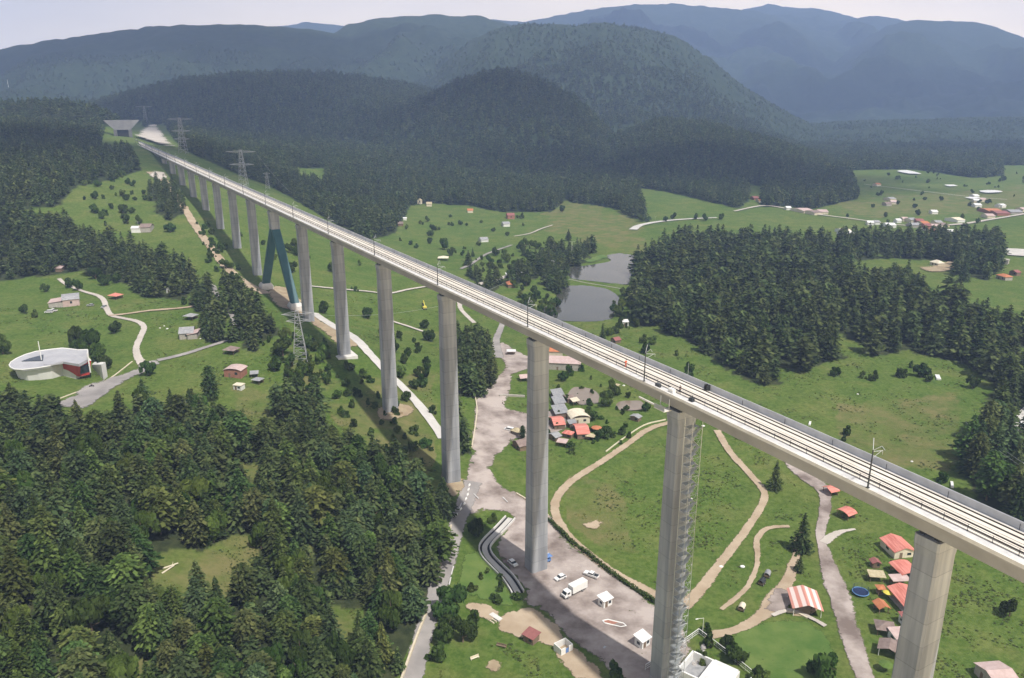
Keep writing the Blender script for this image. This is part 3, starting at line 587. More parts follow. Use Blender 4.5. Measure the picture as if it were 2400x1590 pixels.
mb.loft([[(*AX(t, a), ZT + b) for a, b in rect(-2.78, -2.74, 1.0, 1.05)] for t in TS]); mb.loft([[(*AX(t, a), ZT + b) for a, b in rect(-2.79, -2.73, .36, .44)] for t in TS])
mb.build('railing', 'steel', via)
mb = MB(); t = -94
while t < 20.5 * SPAN:
    x, y = AX(t, 4.6); mb.box(x, y, ZT - .3, .07, .07, 1.3, ANG); t += 12
mb.build('cable_bracket', 'steel', via)['kind'] = 'stuff'
def chrect(a, b, c): return [(-a/2+c,-b/2),(a/2-c,-b/2),(a/2,-b/2+c),(a/2,b/2-c),(a/2-c,b/2),(-a/2+c,b/2),(-a/2,b/2-c),(-a/2,-b/2+c)]
def pier(i):
    x, y = AX(i * SPAN); zb = float(H(x, y)) - 1.0; p = empty('pier', (x, y, zb), ANG); p.parent = via
    hh = SOF - zb; k = hh / 80.0; mb = MB(); top = hh - 4.2
    mb.loft([[(u, v, z) for u, v in chrect(a, b, .35)] for a, b, z in ((4.3 + .75 * k, 5.4 + .75 * k, 0), (4.3, 5.4, top))])
    mb.build('shaft', 'conc', p)
    mb = MB(); mb.loft([[(u, v, z) for u, v in chrect(a, b, .3)] for a, b, z in ((4.32, 5.42, top + .002), (4.5, 6.1, top + 2.0), (4.5, 6.1, top + 3.5))]); mb.build('pier_cap', 'conc', p)
    for u in (-1.3, 1.3):
        for v in (-1.9, 1.9):
            mb = MB(); mb.box(u, v, top + 3.502, .9, .9, .69); mb.build('bearing', 'steel', p)
    return p
for i in range(20):
    if i != 7: pier(i)
# the steel pier: concrete head on two splayed teal legs
x, y = AX(7 * SPAN); p = empty('steel_pier', (x, y, SOF), ANG); p.parent = via
mb = MB(); mb.loft([[(u, v, z) for u, v in chrect(a, b, .3)] for a, b, z in ((6.5, 5.6, -12), (6.0, 5.8, -4), (6.0, 6.6, -2), (6.0, 6.6, -.5))]); mb.build('pier_head', 'conc', p)
for u in (-1.3, 1.3):
    
    for v in (-1.9, 1.9): mb = MB(); mb.box(u, v, -.498, .9, .9, .49); mb.build('bearing', 'steel', p)
for s in (-1, 1):
    ls, lv = (22, 4) if s > 0 else (36, 0)
    bx, by = AX(7 * SPAN + s * ls, -lv); zb = float(H(bx, by)) - SOF
    mb = MB(); mb.loft([[(s * 2.2 + u, v, -11.99 + 1.0 * (u * s > 0) * 0) for u, v in chrect(3.4, 5.2, .3)], [(s * (ls - 1) + u * 1.25, lv + v * .95, zb + 4.0) for u, v in chrect(3.4, 5.2, .3)]]); mb.build('steel_leg', 'teal', p)
    mb = MB(); mb.loft([[(s * (ls - .5) + u, lv + v, z) for u, v in chrect(a, b, .4)] for a, b, z in ((8.5, 8, zb - 3), (8.5, 8, zb + 2.5), (6.4, 6.2, zb + 4.2))]); mb.build('footing', 'cornice', p)
# abutment
x, y = AX(20.45 * SPAN); zb = float(H(x, y)); mb = MB(); mb.box(0, 0, -14, 9, 9.5, SOF - zb + 14 - .05); o = mb.build('abutment', 'cut', via); o.location = (x, y, zb); o.rotation_euler = (0, 0, ANG)
# pad footings with small railings around the bases seen below the slope
for i, sz in ((5, 13), (4, 10)):
    x, y = AX(i * SPAN); zz = float(H(x, y)); mb = MB(); mb.box(0, 0, -4, sz, sz * .8, 4.35); o = mb.build('pile_cap', 'cornice' if i == 5 else 'bare', via); o.location = (x, y, zz); o.rotation_euler = (0, 0, ANG)
# catenary masts: one thing each, copies of the first
def mast():
    r = empty('catenary_mast', (0, 0, 0), 0); mb = MB(); mb.box(0, 0, 0, .5, .5, .12); mb.tube((0, 0, .1), (0, 0, 7.2), .16, .11, 8); mb.build('mast_pole', 'steel', r)
    mb = MB(); mb.tube((0, 0, 6.9), (.3, -3.2, 6.2), .06); mb.tube((0, 0, 5.6), (.2, -2.6, 6.3), .05); mb.tube((.3, -3.2, 6.2), (.3, -3.2, 5.5), .05); mb.build('cantilever_arm', 'galv', r)
    mb = MB(); mb.tube((0, 0, 7.1), (-1.1, -.6, 8.2), .06); mb.tube((-1.1, -.6, 8.2), (-1.9, -.4, 7.8), .05); mb.tube((0, 0, 7.1), (1.2, -1.5, 8.6), .06); mb.build('wire_bracket', 'galv', r); return r
m0 = mast(); tag(m0, group='catenary masts along the viaduct deck', cat='catenary mast')
nth = {0: 'tall dark catenary mast nearest the right edge, standing between the two nearest piers', 1: 'dark catenary mast on the deck beside the orange worker', 2: 'catenary mast on the deck with the lower pond behind its top', 3: 'catenary mast at the deck edge just right of the pier beside the tall shrub belt', 4: 'catenary mast below the pale gazebo meadow, on the near deck edge'}
for j, i in enumerate([.167, 1.13, 1.97, 2.95, 3.95] + [k + .95 for k in range(4, 19)]):
    o = m0 if j == 0 else copy_tree(m0); x, y = AX(i * SPAN, -5.0); o.location = (x, y, ZT + .2); o.rotation_euler = (0, 0, ANG + math.pi * 0)
    o['label'] = nth.get(j, 'slim catenary mast on the distant stretch of the deck beyond the fourth pier')
# faded white lane dashes on the road mouth
for pts in ([(1082,1182),(1075,1198)], [(1063,1330),(1058,1350)], [(1057,1356),(1053,1374)], [(1110,1160),(1122,1172)], [(1178,1168),(1190,1180)]): ribbon('lane_marking', pts, .35, 'walk', 3.2, 0, .5)
# ------------------------------------------------------------------ trees
def quads(cs, us, vs, tone, mname, name):
    """leaf clumps: one quad per centre, spanned by us and vs"""
    cs = np.asarray(cs); n = len(cs); V = np.stack([cs - us - vs, cs + us - vs, cs + us + vs, cs - us + vs], 1).reshape(-1, 3)
    me = mesh_np(name, V, np.arange(n * 4).reshape(n, 4), mname); a = me.attributes.new('tone', 'FLOAT', 'POINT'); a.data.foreach_set('value', np.repeat(np.asarray(tone, np.float32), 4)); return me
def conifer_mesh(seed, nw, nb, nc, size, shape, bottom=.1, name='crown'):
    """unit crown: height 1, radius 1 (scaled per tree); whorls of drooping branches carrying flat needle sprays"""
    rg = np.random.RandomState(seed); cs = []; us = []; vs = []; tn = []
    lean = rg.uniform(-.04, .04, 2); tw = rg.uniform(.3, .7)
    for k in range(nw):
        q = (k + rg.uniform(-.3, .3)) / nw; q = min(max(q, 0), .985); z = bottom + (1 - bottom) * q
        if shape == 'fir': r = (1 - q) ** .8
        elif shape == 'pine': r = math.sqrt(max(0, 1 - ((q - .25) / .77) ** 2)) * (.9 if q > .2 else .65 + q)
        else: r = (1 - q ** 1.8) * (.75 + .25 * min(1, q / .2))
        r = r * rg.uniform(.78, 1.08) + .03
        n = max(3, int(nb * (.45 + .55 * r))); a0 = rg.uniform(0, 6.28)
        for b in range(n):
            a = a0 + 6.283 * (b + rg.uniform(-.3, .3)) / n; rb = r * rg.uniform(.7, 1.18); tone = rg.uniform(.0, .75)
            m = max(2, int(nc * (.35 + .65 * rb)))
            for c in range(m):
                s = (c + rg.uniform(.25, 1.0)) / m; d = rb * s; aa = a + rg.uniform(-.16, .16) * (.5 + s)
                zz = z + (.03 * math.sin(s * 3) - .05 * s * s) + rg.uniform(-.014, .014)
                x, y = d * math.cos(aa) + lean[0] * z, d * math.sin(aa) + lean[1] * z
                sz = size * rg.uniform(.6, 1.25) * (.6 + .5 * r); rad = np.array([math.cos(aa), math.sin(aa), rg.uniform(-.5, .25)]); tan = np.array([-math.sin(aa), math.cos(aa), rg.uniform(-.6, .6)])
                cs.append((x, y, zz)); us.append(rad * sz); vs.append(tan * sz * rg.uniform(.4, .8)); tn.append(min(1, max(0, tone + rg.uniform(-.2, .3))))
    cs.append((lean[0], lean[1], .99)); us.append(np.array([size * .3, 0, 0])); vs.append(np.array([0, 0, .05])); tn.append(.5)
    cs, us, vs = np.array(cs), np.array(us), np.array(vs)
    # sprays are as thick in metres upright as they are sideways: z runs in tree heights, so flatten
    us[:, 2] *= .35; vs[:, 2] *= .35
    return quads(cs, us, vs, tn, 'pine', name)
def broad_mesh(seed, nl, nq, size, name='crown', flat=.75, low=.25):
    """unit crown of leaf clumps on several lobes with gaps between them"""
    rg = np.random.RandomState(seed); cs = []; us = []; vs = []; tn = []
    for l in range(nl):
        a = rg.uniform(0, 6.28); rr_ = rg.uniform(.2, .85) if l else .1; lz = rg.uniform(low + .1, .92 - rr_ * .4); lc = np.array([rr_ * math.cos(a), rr_ * math.sin(a), lz]); lr = rg.uniform(.16, .42) if l else .42; lt = rg.uniform(.0, .6)
        for i in range(nq):
            d = rg.normal(size=3); d /= np.linalg.norm(d); rad = lr * rg.uniform(.55, 1.05); p = lc + d * rad * np.array([1, 1, flat * .8])
            if p[2] < low * .6: p[2] = low * .6 + rg.uniform(0, .1)
            nrm = d + rg.normal(size=3) * .6; nrm /= np.linalg.norm(nrm); t = np.cross(nrm, [0.3, .2, 1]); t /= np.linalg.norm(t) + 1e-9; b = np.cross(nrm, t); sz = size * rg.uniform(.55, 1.3)
            cs.append(p); us.append(t * sz); vs.append(b * sz * rg.uniform(.5, .9)); tn.append(min(1, max(0, lt + rg.uniform(-.2, .45))))
    return quads(np.array(cs), np.array(us), np.array(vs), tn, 'leaf', name)
def trunk_mesh(h0, h1, r, seed, limbs=5, name='trunk'):
    rg = np.random.RandomState(seed); mb = MB(); mb.tube((0, 0, -.03), (0, 0, h0), r, r * .75, 6); mb.tube((0, 0, h0), (.0, .0, h1), r * .75, r * .15, 5)
    for k in range(limbs):
        a = rg.uniform(0, 6.28); z = rg.uniform(h0 * .7, h1 * .8); l = rg.uniform(.3, .6); mb.tube((0, 0, z), (l * math.cos(a), l * math.sin(a), z + .12), r * .35, r * .08, 4)
    me = bpy.data.meshes.new(name); me.from_pydata(mb.v, [], mb.f); me.materials.append(M['bark']); me.update(); return me
NEARC = [conifer_mesh(11, 22, 13, 9, .10, 'fir'), conifer_mesh(12, 19, 13, 9, .11, 'pine', .16), conifer_mesh(13, 20, 12, 9, .11, 'dome'), conifer_mesh(14, 23, 12, 9, .10, 'fir', .06), conifer_mesh(15, 18, 14, 9, .115, 'pine', .2), conifer_mesh(16, 19, 13, 9, .11, 'dome', .14)]
FARC = [conifer_mesh(31, 13, 9, 4, .2, 'fir'), conifer_mesh(32, 12, 10, 4, .2, 'dome'), conifer_mesh(33, 11, 10, 4, .21, 'pine', .12), conifer_mesh(34, 12, 9, 4, .2, 'dome', .05), conifer_mesh(35, 10, 10, 4, .22, 'pine', .2)]
BROAD = [broad_mesh(51, 9, 230, .085), broad_mesh(52, 11, 200, .085), broad_mesh(53, 7, 260, .09)]
BUSH = [broad_mesh(61, 6, 130, .13, low=.0), broad_mesh(62, 8, 110, .12, low=.0), broad_mesh(63, 7, 110, .13, low=.0)]
TR_C = [trunk_mesh(.35, .95, .035, 1, 0), trunk_mesh(.3, .95, .04, 2, 0)]; TR_B = [trunk_mesh(.3, .7, .07, 3), trunk_mesh(.26, .7, .08, 4)]
def scatter(poly, sp, edge=None):
    """jittered grid on the ground inside an outline seen in the photograph"""
    P = np.array(poly, float); c = ground(np.clip(P[:, 0], -250, 2650), np.clip(P[:, 1], 330, 1900)); lo = c[:, :2].min(0) - 10; hi = c[:, :2].max(0) + 10
    xs, ys = np.meshgrid(np.arange(lo[0], hi[0], sp), np.arange(lo[1], hi[1], sp)); x = xs.ravel() + np.random.uniform(-.46, .46, xs.size) * sp; y = ys.ravel() + np.random.uniform(-.46, .46, xs.size) * sp
    z = H(x, y); px, py, zc = proj(x, y, z); jx, jy = edge_jitter(x, y, zc); m = inpoly(px + jx, py + jy, poly) & (y > 30); return x[m], y[m], z[m], px[m], py[m], zc[m]
trees = []   # x, y, z, height, radius, region, px, py, zc
for k, spc, h0, h1, rk in (('near', 6.0, 10, 17.5, .30), ('wood', 9.0, 13, 24, .30), ('row', 8.5, 13, 23, .28), ('mid', 7.8, 11, 19, .29), ('lane', 6.8, 9, 16, .3), ('hill', 8.5, 11, 17, .26), ('belt', 5.5, 12, 17, .24), ('strip', 7.5, 8, 16, .28), ('spur', 7, 8, 13, .27)):
    x, y, z, px, py, zc = scatter(FOREST[k], spc)
    ok = np.ones(len(x), bool)
    for P in CLEAR: ok &= ~inpoly(px, py, P)
    if k in ('wood', 'mid', 'lane', 'strip', 'row'): ok &= fbm(x / 34, y / 34, 91, 3) > .24
    for i in np.nonzero(ok)[0]:
        h = random.uniform(h0, h1) * (1 if random.random() > .2 else random.uniform(.5, .8)); trees.append((x[i], y[i], z[i], h, h * rk * random.uniform(.8, 1.25), k, px[i], py[i], zc[i]))
# far forest on the mountain fronts
for y0, y1, spc in ((640, 1250, 8.8), (1250, 1900, 10.5), (1900, 2450, 13), (2450, 3250, 16)):
    xs, ys = np.meshgrid(np.arange(-.82 * y1, .82 * y1, spc), np.arange(y0, y1, spc)); x = xs.ravel() + np.random.uniform(-.46, .46, xs.size) * spc; y = ys.ravel() + np.random.uniform(-.46, .46, xs.size) * spc
    q = np.abs(x) < .78 * y; x = x[q]; y = y[q]; z = H(x, y); px, py, zc = proj(x, y, z); m = inpoly(px, py, FAR) & (y > 650)
    for P in CLEAR: m &= ~inpoly(px, py, P)
    for k in FOREST: m &= ~inpoly(px, py, FOREST[k])
    # hidden far sides of the ridges need no trees
    gx, gy = x - 0, y - 0
    for fr_ in (.55, .7, .8, .88, .94, .97):
        m &= ~((CAMZ + (z + 16 - CAMZ) * fr_) < H(x * fr_, y * fr_))
    for i in np.nonzero(m)[0]:
        h = random.uniform(13, 22); trees.append((x[i], y[i], z[i], h, h * random.uniform(.2, .3) * (1 if y1 < 1900 else 1.35), 'far', px[i], py[i], zc[i]))
# conifers that stand on their own: pixel of the foot, height, label
SINGLE = [(1815,1148,13,'round dark conifer between the loop track and the bridge, beside a gravel patch'),(1877,1292,15,'tall dark conifer beside the gravel lane, left of the red huts'),(1873,1340,6,'small slim conifer between the tall conifer and the striped barn'),(505,800,15,'dark bushy conifer at the bend where the lane leaves the left meadow'),(497,940,17,'big dark layered conifer left of the brick house'),(340,965,15,'blue-green conifer just right of the grey road below the round tree'),(405,985,14,'olive conifer in front of the two meadow conifers, below the road'),(450,990,15,'dark conifer between the olive conifer and the big layered one'),(1108,602,9,'slim pointed conifer on the far meadow, above the tree strip'),(1412,795,11,'broad dark conifer right beside the bridge above the lower pond'),(1307,690,17,'tall dark conifer at the left shore of the upper pond'),(1228,600,12,'dark conifer beside the pale path above the ponds'),(1332,565,13,'slim conifer on the brown field below the forest edge'),(1255,645,15,'dark conifer left of the upper pond by the white roofed house'),(1225,1030,7,'small dark conifer at the yard edge beside the minivan'),(2140,690,14,'pale green conifer alone before the bare field on the right'),(2258,660,20,'wide dark conifer right of the white hut on the right meadow'),(2320,640,24,'tallest dark conifer on the right meadow beside the road'),(225,665,5,'tiny conifer')][:-1]
lone = []
a = np.array([s[:2] for s in SINGLE], float); G = ground(a[:, 0], a[:, 1]); pz = proj(G[:, 0], G[:, 1], G[:, 2])[2]
for s, g, zc in zip(SINGLE, G, pz): lone.append((g[0], g[1], g[2], s[2], s[2] * random.uniform(.24, .3), s[3], s[0], s[1], zc))
def vis(t): return -25 < t[6] < 2425 and -10 < t[7] < 1590 + t[3] * FOC / t[8] * .75
cand = sorted([t for t in trees if vis(t) and t[5] != 'far'], key=lambda t: -t[3] * FOC / t[8])
NI = 300 - len(lone); big = cand[:NI]; bigset = set(id(t) for t in big); rest = [t for t in trees if id(t) not in bigset]
ZN = [((485,1340),'round the big bare clearing'),((590,1110),'beside the small pale clearing'),((815,1455),'round the narrow clearing near the lower road'),((60,1240),'at the left edge of the photo'),((40,1480),'in the bottom left corner of the photo'),((300,1560),'by the pale roof at the bottom edge'),((560,1560),'at the bottom edge below the clearings'),((760,1590),'at the bottom edge left of the lower road'),((960,1300),'against the wall of the lower road'),((1000,1180),'nearest the bridge pier foot'),((860,1130),'on the wooded slope below the bridge piers'),((760,1250),'in the forest between clearing and lower road'),((620,1200),'just above the big bare clearing'),((250,1050),'below the red and white building'),((420,1090),'below the white roof hidden in the trees'),((200,1200),'in the thick of the forest left of the clearing'),((680,1000),'at the right end of the lawn below the brick house'),((60,1000),'under the white building at the left edge'),((340,1220),'upslope and left of the clearing'),((700,1430),'between the clearing and the narrow clearing')]
ZO = {'wood': 'in the dark wood right of the bridge', 'lane': 'in the row between the lane and the bridge', 'belt': 'in the dark belt behind the tall pier', 'strip': 'in the tree strip left of the ponds', 'mid': 'in the wood above the left meadow', 'row': 'in the tree row behind the right meadow', 'hill': 'on the left hill', 'spur': 'in the grove beside the earth track'}
TONES = [('dark green', (.8, .85, .8, 1)), ('olive', (1.15, 1.08, .85, 1)), ('bluish green', (.88, 1.0, 1.15, 1)), ('greyish', (1.12, 1.02, 1.0, 1)), ('fresh green', (1.0, 1.2, .85, 1)), ('deep green', (.78, .95, .78, 1))]
seen = {}
def plant(name, t, crown, trunk, tint, label, cat, group):
    e = empty(name, (t[0], t[1], t[2] - .15), random.uniform(0, 6.28), label, cat, group)
    for nm, me, sc in (('trunk', trunk, (t[4] * (1.6 if cat == 'pine' else 1), t[4] * (1.6 if cat == 'pine' else 1), t[3])), ('crown', crown, (t[4], t[4], t[3]))):
        o = bpy.data.objects.new(nm, me); C.objects.link(o); o.parent = e; o.scale = sc if nm == 'trunk' else (sc[0] * random.uniform(.84, 1.18), sc[1] * random.uniform(.84, 1.18), sc[2]); o.color = tint if nm == 'crown' else (1, 1, 1, 1)
    return e
BW = [t for t in big if t[5] == 'near' and random.random() < .15]; bws = set(id(t) for t in BW)
for t in big:
    if id(t) in bws: continue
    tone, tint = random.choice(TONES)
    size = 'tall' if t[3] > 14.6 else ('low' if t[3] < 11 else 'middling')
    wide = 'broad' if t[4] / t[3] > .31 else 'narrow'
    zn = min(ZN, key=lambda q: (q[0][0] - t[6]) ** 2 + (q[0][1] - t[7]) ** 2)[1] if t[5] == 'near' else ZO[t[5]]
    plant('pine_tree', t, random.choice(NEARC if random.random() < .6 or t[5] != 'near' else [NEARC[1], NEARC[2], NEARC[4], NEARC[5]]), random.choice(TR_C), tint, f'{size} {wide} {tone} pine {zn}', 'pine', 'pines ' + zn)
for t in lone: plant('conifer', t, random.choice(NEARC[:4]), random.choice(TR_C), (.8, .88, .85, 1), t[5], 'conifer', None)
# everything smaller: one forest object scattering low detail trees on its own points
protos = []
for i, me in enumerate(FARC): protos.append(bpy.data.objects.new('forest_tree_kind', me))
ng = bpy.data.node_groups.new('forest_scatter', 'GeometryNodeTree'); ng.interface.new_socket('Geometry', in_out='INPUT', socket_type='NodeSocketGeometry'); ng.interface.new_socket('Geometry', in_out='OUTPUT', socket_type='NodeSocketGeometry')
GN = ng.nodes; GL = ng.links; gi = GN.new('NodeGroupInput'); go = GN.new('NodeGroupOutput'); jn = GN.new('GeometryNodeJoinGeometry'); ip = GN.new('GeometryNodeInstanceOnPoints'); ip.inputs['Pick Instance'].default_value = True
for p_ in protos:
    oi = GN.new('GeometryNodeObjectInfo'); oi.inputs['Object'].default_value = p_; oi.inputs['As Instance'].default_value = True; GL.new(oi.outputs['Geometry'], jn.inputs[0])
def nattr(nm, ty):
    q = GN.new('GeometryNodeInputNamedAttribute'); q.data_type = ty; q.inputs['Name'].default_value = nm; return q.outputs['Attribute']
GL.new(gi.outputs[0], ip.inputs['Points']); GL.new(jn.outputs[0], ip.inputs['Instance']); GL.new(nattr('kind_index', 'INT'), ip.inputs['Instance Index']); GL.new(nattr('size', 'FLOAT_VECTOR'), ip.inputs['Scale'])
er = GN.new('FunctionNodeEulerToRotation') if hasattr(bpy.types, 'FunctionNodeEulerToRotation') else None
GL.new(nattr('turn', 'FLOAT_VECTOR'), er.inputs[0]); GL.new(er.outputs[0], ip.inputs['Rotation']); GL.new(ip.outputs[0], go.inputs[0])
me = bpy.data.meshes.new('forest'); a = np.array([t[:5] for t in rest], float); me.vertices.add(len(a)); me.vertices.foreach_set('co', a[:, :3].astype(np.float32).ravel())
me.attributes.new('size', 'FLOAT_VECTOR', 'POINT').data.foreach_set('vector', np.stack([a[:, 4], a[:, 4], a[:, 3]], 1).astype(np.float32).ravel())
rot = np.zeros((len(a), 3), np.float32); rot[:, 2] = np.random.uniform(0, 6.28, len(a)); me.attributes.new('turn', 'FLOAT_VECTOR', 'POINT').data.foreach_set('vector', rot.ravel())
me.attributes.new('kind_index', 'INT', 'POINT').data.foreach_set('value', np.random.choice(len(FARC), len(a), p=[.14, .24, .22, .2, .2]).astype(np.int32))
fo = bpy.data.objects.new('forest', me); C.objects.link(fo); md = fo.modifiers.new('scatter', 'NODES'); md.node_group = ng; tag(fo, 'dense dark conifer forest covering the mountains and the woods beyond the near trees', 'forest', kind='stuff')
print('TREES individual', len(big) + len(lone), 'in forest object', len(rest))
# broadleaf trees and shrubs standing on their own: foot pixel, height, label
BT = [(57,735,7,'round dark tree left of the arched-roof farmhouse'),(85,745,5,'small tree on the lawn below the white trailer'),(108,685,7,'dark flat-topped tree on the left meadow above the farmhouse'),(163,675,8,'left one of the joined pair of trees by the upper path'),(183,682,8,'right one of the joined pair of trees by the upper path'),(225,655,9,'left tree of the trio above the red-roofed hut'),(248,670,9,'middle tree of the trio above the red-roofed hut'),(271,664,8,'right tree of the trio above the red-roofed hut'),(322,672,6,'small tree with a bare trunk near the grey tipi hut'),(267,782,8,'lone round tree inside the bend of the gravel path'),(182,815,14,'tall tree behind the red and white building, left of its group'),(212,832,14,'broad tree behind the red and white building, middle of its group'),(232,848,11,'tree by the ramp of the red and white building'),(248,868,8,'round tree right beside the ramp of the red and white building'),(350,880,9,'round dark tree at the junction of road and lane'),(8,830,12,'dark tree cut by the left edge above the white building'),(430,715,5,'small round tree beside the earthy path end'),(1042,585,14,'largest dark tree on the far meadow'),(1058,600,10,'smaller tree hugging the largest far meadow tree'),(1014,542,8,'square-crowned tree on the far meadow'),(1008,572,8,'tree left of the largest far meadow tree'),(1000,520,7,'upper tree of the far meadow row'),(962,574,5,'small round tree at the left of the far meadow'),(978,582,5,'tiny pointed tree at the left of the far meadow'),(1079,528,7,'pointed tree in the upper far meadow'),(1058,530,5,'small tree left of the pointed far meadow tree'),(1094,530,4,'thin small tree right of the pointed far meadow tree'),(1085,600,6,'round tree beside the slim pointed conifer'),(938,565,4,'low bush on the far meadow close to the deck'),(1225,530,4,'little tree at the right of the far meadow houses'),(862,748,9,'dark tree between the third and fourth pier shafts'),(758,735,9,'dark tree behind the pier next to the steel legs'),(998,770,7,'dark tree just left of the tall pier, upper slope'),(1000,860,6,'small dark shrub tree on the slope left of the tall pier'),(985,908,7,'broad dark bush on the grass left of the tall pier'),(970,912,5,'low bush left of the broad dark bush'),(1512,805,6,'round bush on the meadow right of the brown hut'),(1515,828,7,'larger round bush beside the deck on the meadow'),(1612,880,7,'dark bush behind the deck near the cable drum'),(2052,893,6,'lone round bush in the middle of the right meadow'),(2115,885,6,'dark bush in front of the right wood, right of the lone bush'),(2160,885,8,'big dark bush at the foot of the right wood'),(2180,895,5,'small bush below the big bush at the wood foot'),(1905,855,6,'low bush at the left foot of the right wood'),(1890,862,5,'smaller bush beside the low bush by the wood'),(2280,910,9,'pale loose tree at the right of the meadow'),(1987,1022,5,'small pointed shrub alone beside the deck on the meadow'),(1978,1035,3,'tiny shrub below the pointed shrub'),(2207,1130,5,'bush beside the deck near the white slab'),(2365,1445,6,'round dark tree on the grass at the far right bottom'),(1935,1590,9,'dark bush tree at the bottom edge left of the gravel lane'),(1770,1600,5,'loose shrub inside the lower lawn'),(1700,1520,5,'dark shrub outside the white fence'),(1660,1488,4,'clipped bush by the fence corner lamp'),(1720,1545,5,'shrub along the white fence'),(1445,1590,5,'bush at the bottom of the yard'),(1050,1500,9,'broad tree beside the lower road, lower one'),(1055,1440,10,'broad tree beside the lower road, upper one'),(1085,1505,8,'tree at the edge of the lawn right of the lower road'),(1110,1475,6,'bush above the lawn right of the lower road'),(1030,1545,6,'leafy bush at the kerb of the lower road near the bottom'),(1120,1258,8,'leafy tree at the head of the drainage channel'),(1160,1225,4,'grey-green shrub at the channel mouth'),(1335,880,6,'round shrub behind the tall pier above the garden pond'),(1320,895,6,'broad shrub right of the tall pier in the garden'),(1362,870,5,'shrub under the deck above the garden'),(1385,985,8,'grey-green willow behind the cream barrel roof'),(1435,925,8,'dark garden tree right of the garden pond'),(1420,950,8,'tree between the garden pond and the fish pond'),(1515,965,5,'shrub by the fish pond next to the thickest pier'),(1415,1025,6,'shrub right of the orange parasol'),(1400,1030,5,'bush below the orange parasol'),(1455,1020,4,'trimmed round shrub inside the bend of the track'),(1290,575,11,'leafy tree above the path left of the ponds'),(1375,590,9,'tree behind the pond cabin'),(1500,520,9,'dark tree by the bright road end'),(1520,520,8,'tree right of the bright road end'),(1560,520,8,'left one of the roadside pair on the sloping field'),(1580,515,9,'right one of the roadside pair on the sloping field'),(1630,515,9,'left tree of the far roadside row'),(1650,518,9,'middle tree of the far roadside row'),(1690,515,8,'right tree of the far roadside row'),(1318,498,10,'dark single tree on the brown field at the forest edge'),(1240,668,8,'pale bush tree beside the white long roof'),(1260,700,7,'shrub on the shore by the lower pond'),(700,600,8,'tree behind the steel pier head'),(560,560,7,'tree under the distant deck'),(2168,470,6,'lone tree in the far fields'),(2075,510,8,'tree among the far village houses'),(2150,505,8,'bushy tree above the far village'),(2350,425,11,'dark tree on the far right field'),(220,500,8,'left bush of the upper left meadow'),(290,500,9,'dark tree on the upper left meadow'),(300,525,8,'dark low tree above the pair of white houses'),(248,505,6,'small bush on the upper left meadow'),(400,545,8,'pointed bush left of the earth track')]
SH = []   # shrubs on the bank below the viaduct and elsewhere
for P, spc, h in (([(1270,890),(1420,880),(1520,950),(1500,1040),(1400,1070),(1270,1070)], 11, 2.6), ([(640,830),(700,780),(760,800),(800,840),(860,860),(960,930),(940,990),(880,1010),(800,990),(700,900)], 9, 3.4), ([(1060,1100),(1040,1000),(1060,900),(1090,960),(1090,1050)], 8, 4), ([(840,1000),(930,1000),(1020,1020),(1030,1100),(930,1090),(870,1050)], 8, 3.5), ([(1090,1330),(1160,1340),(1200,1410),(1130,1420),(1085,1395)], 5.5, 2.6), ([(470,520),(500,540),(530,600),(510,640),(480,580)], 8, 4)):
    x, y, z, px, py, zc = scatter(P, spc)
    SH += [(x[i], y[i], z[i], h * random.uniform(.6, 1.5), px[i], py[i], zc[i]) for i in range(len(x))]
a = np.array([b[:2] for b in BT], float); G = ground(a[:, 0], a[:, 1])
for b, g in zip(BT, G):
    h = b[2]; bush = h < 5.2 or 'bush' in b[3] or 'shrub' in b[3]; r = h * random.uniform(.42, .55) * (1.15 if bush else 1)
    plant('shrub' if bush else 'broadleaf_tree', (g[0], g[1], g[2], h, r), random.choice(BUSH if bush else BROAD), random.choice(TR_B), random.choice([(.72, .82, .72, 1), (.8, .9, .68, 1), (.66, .78, .68, 1)]) if 'pale' not in b[3] and 'grey' not in b[3] else (1.15, 1.15, .95, 1), b[3], 'shrub' if bush else 'tree', None)
for t in BW:
    tone, tint = random.choice([('fresh green', (.8, .95, .7, 1)), ('dull green', (.72, .8, .68, 1)), ('yellowish', (1.0, 1.0, .7, 1))]); zn = min(ZN, key=lambda q: (q[0][0] - t[6]) ** 2 + (q[0][1] - t[7]) ** 2)[1]
    plant('broadleaf_tree', (t[0], t[1], t[2], t[3] * .8, t[4] * 1.15), random.choice(BROAD), random.choice(TR_B), tint, f'{"large" if t[3] > 13 else "smaller"} {tone} leafy tree {zn}', 'tree', 'leafy trees ' + zn)
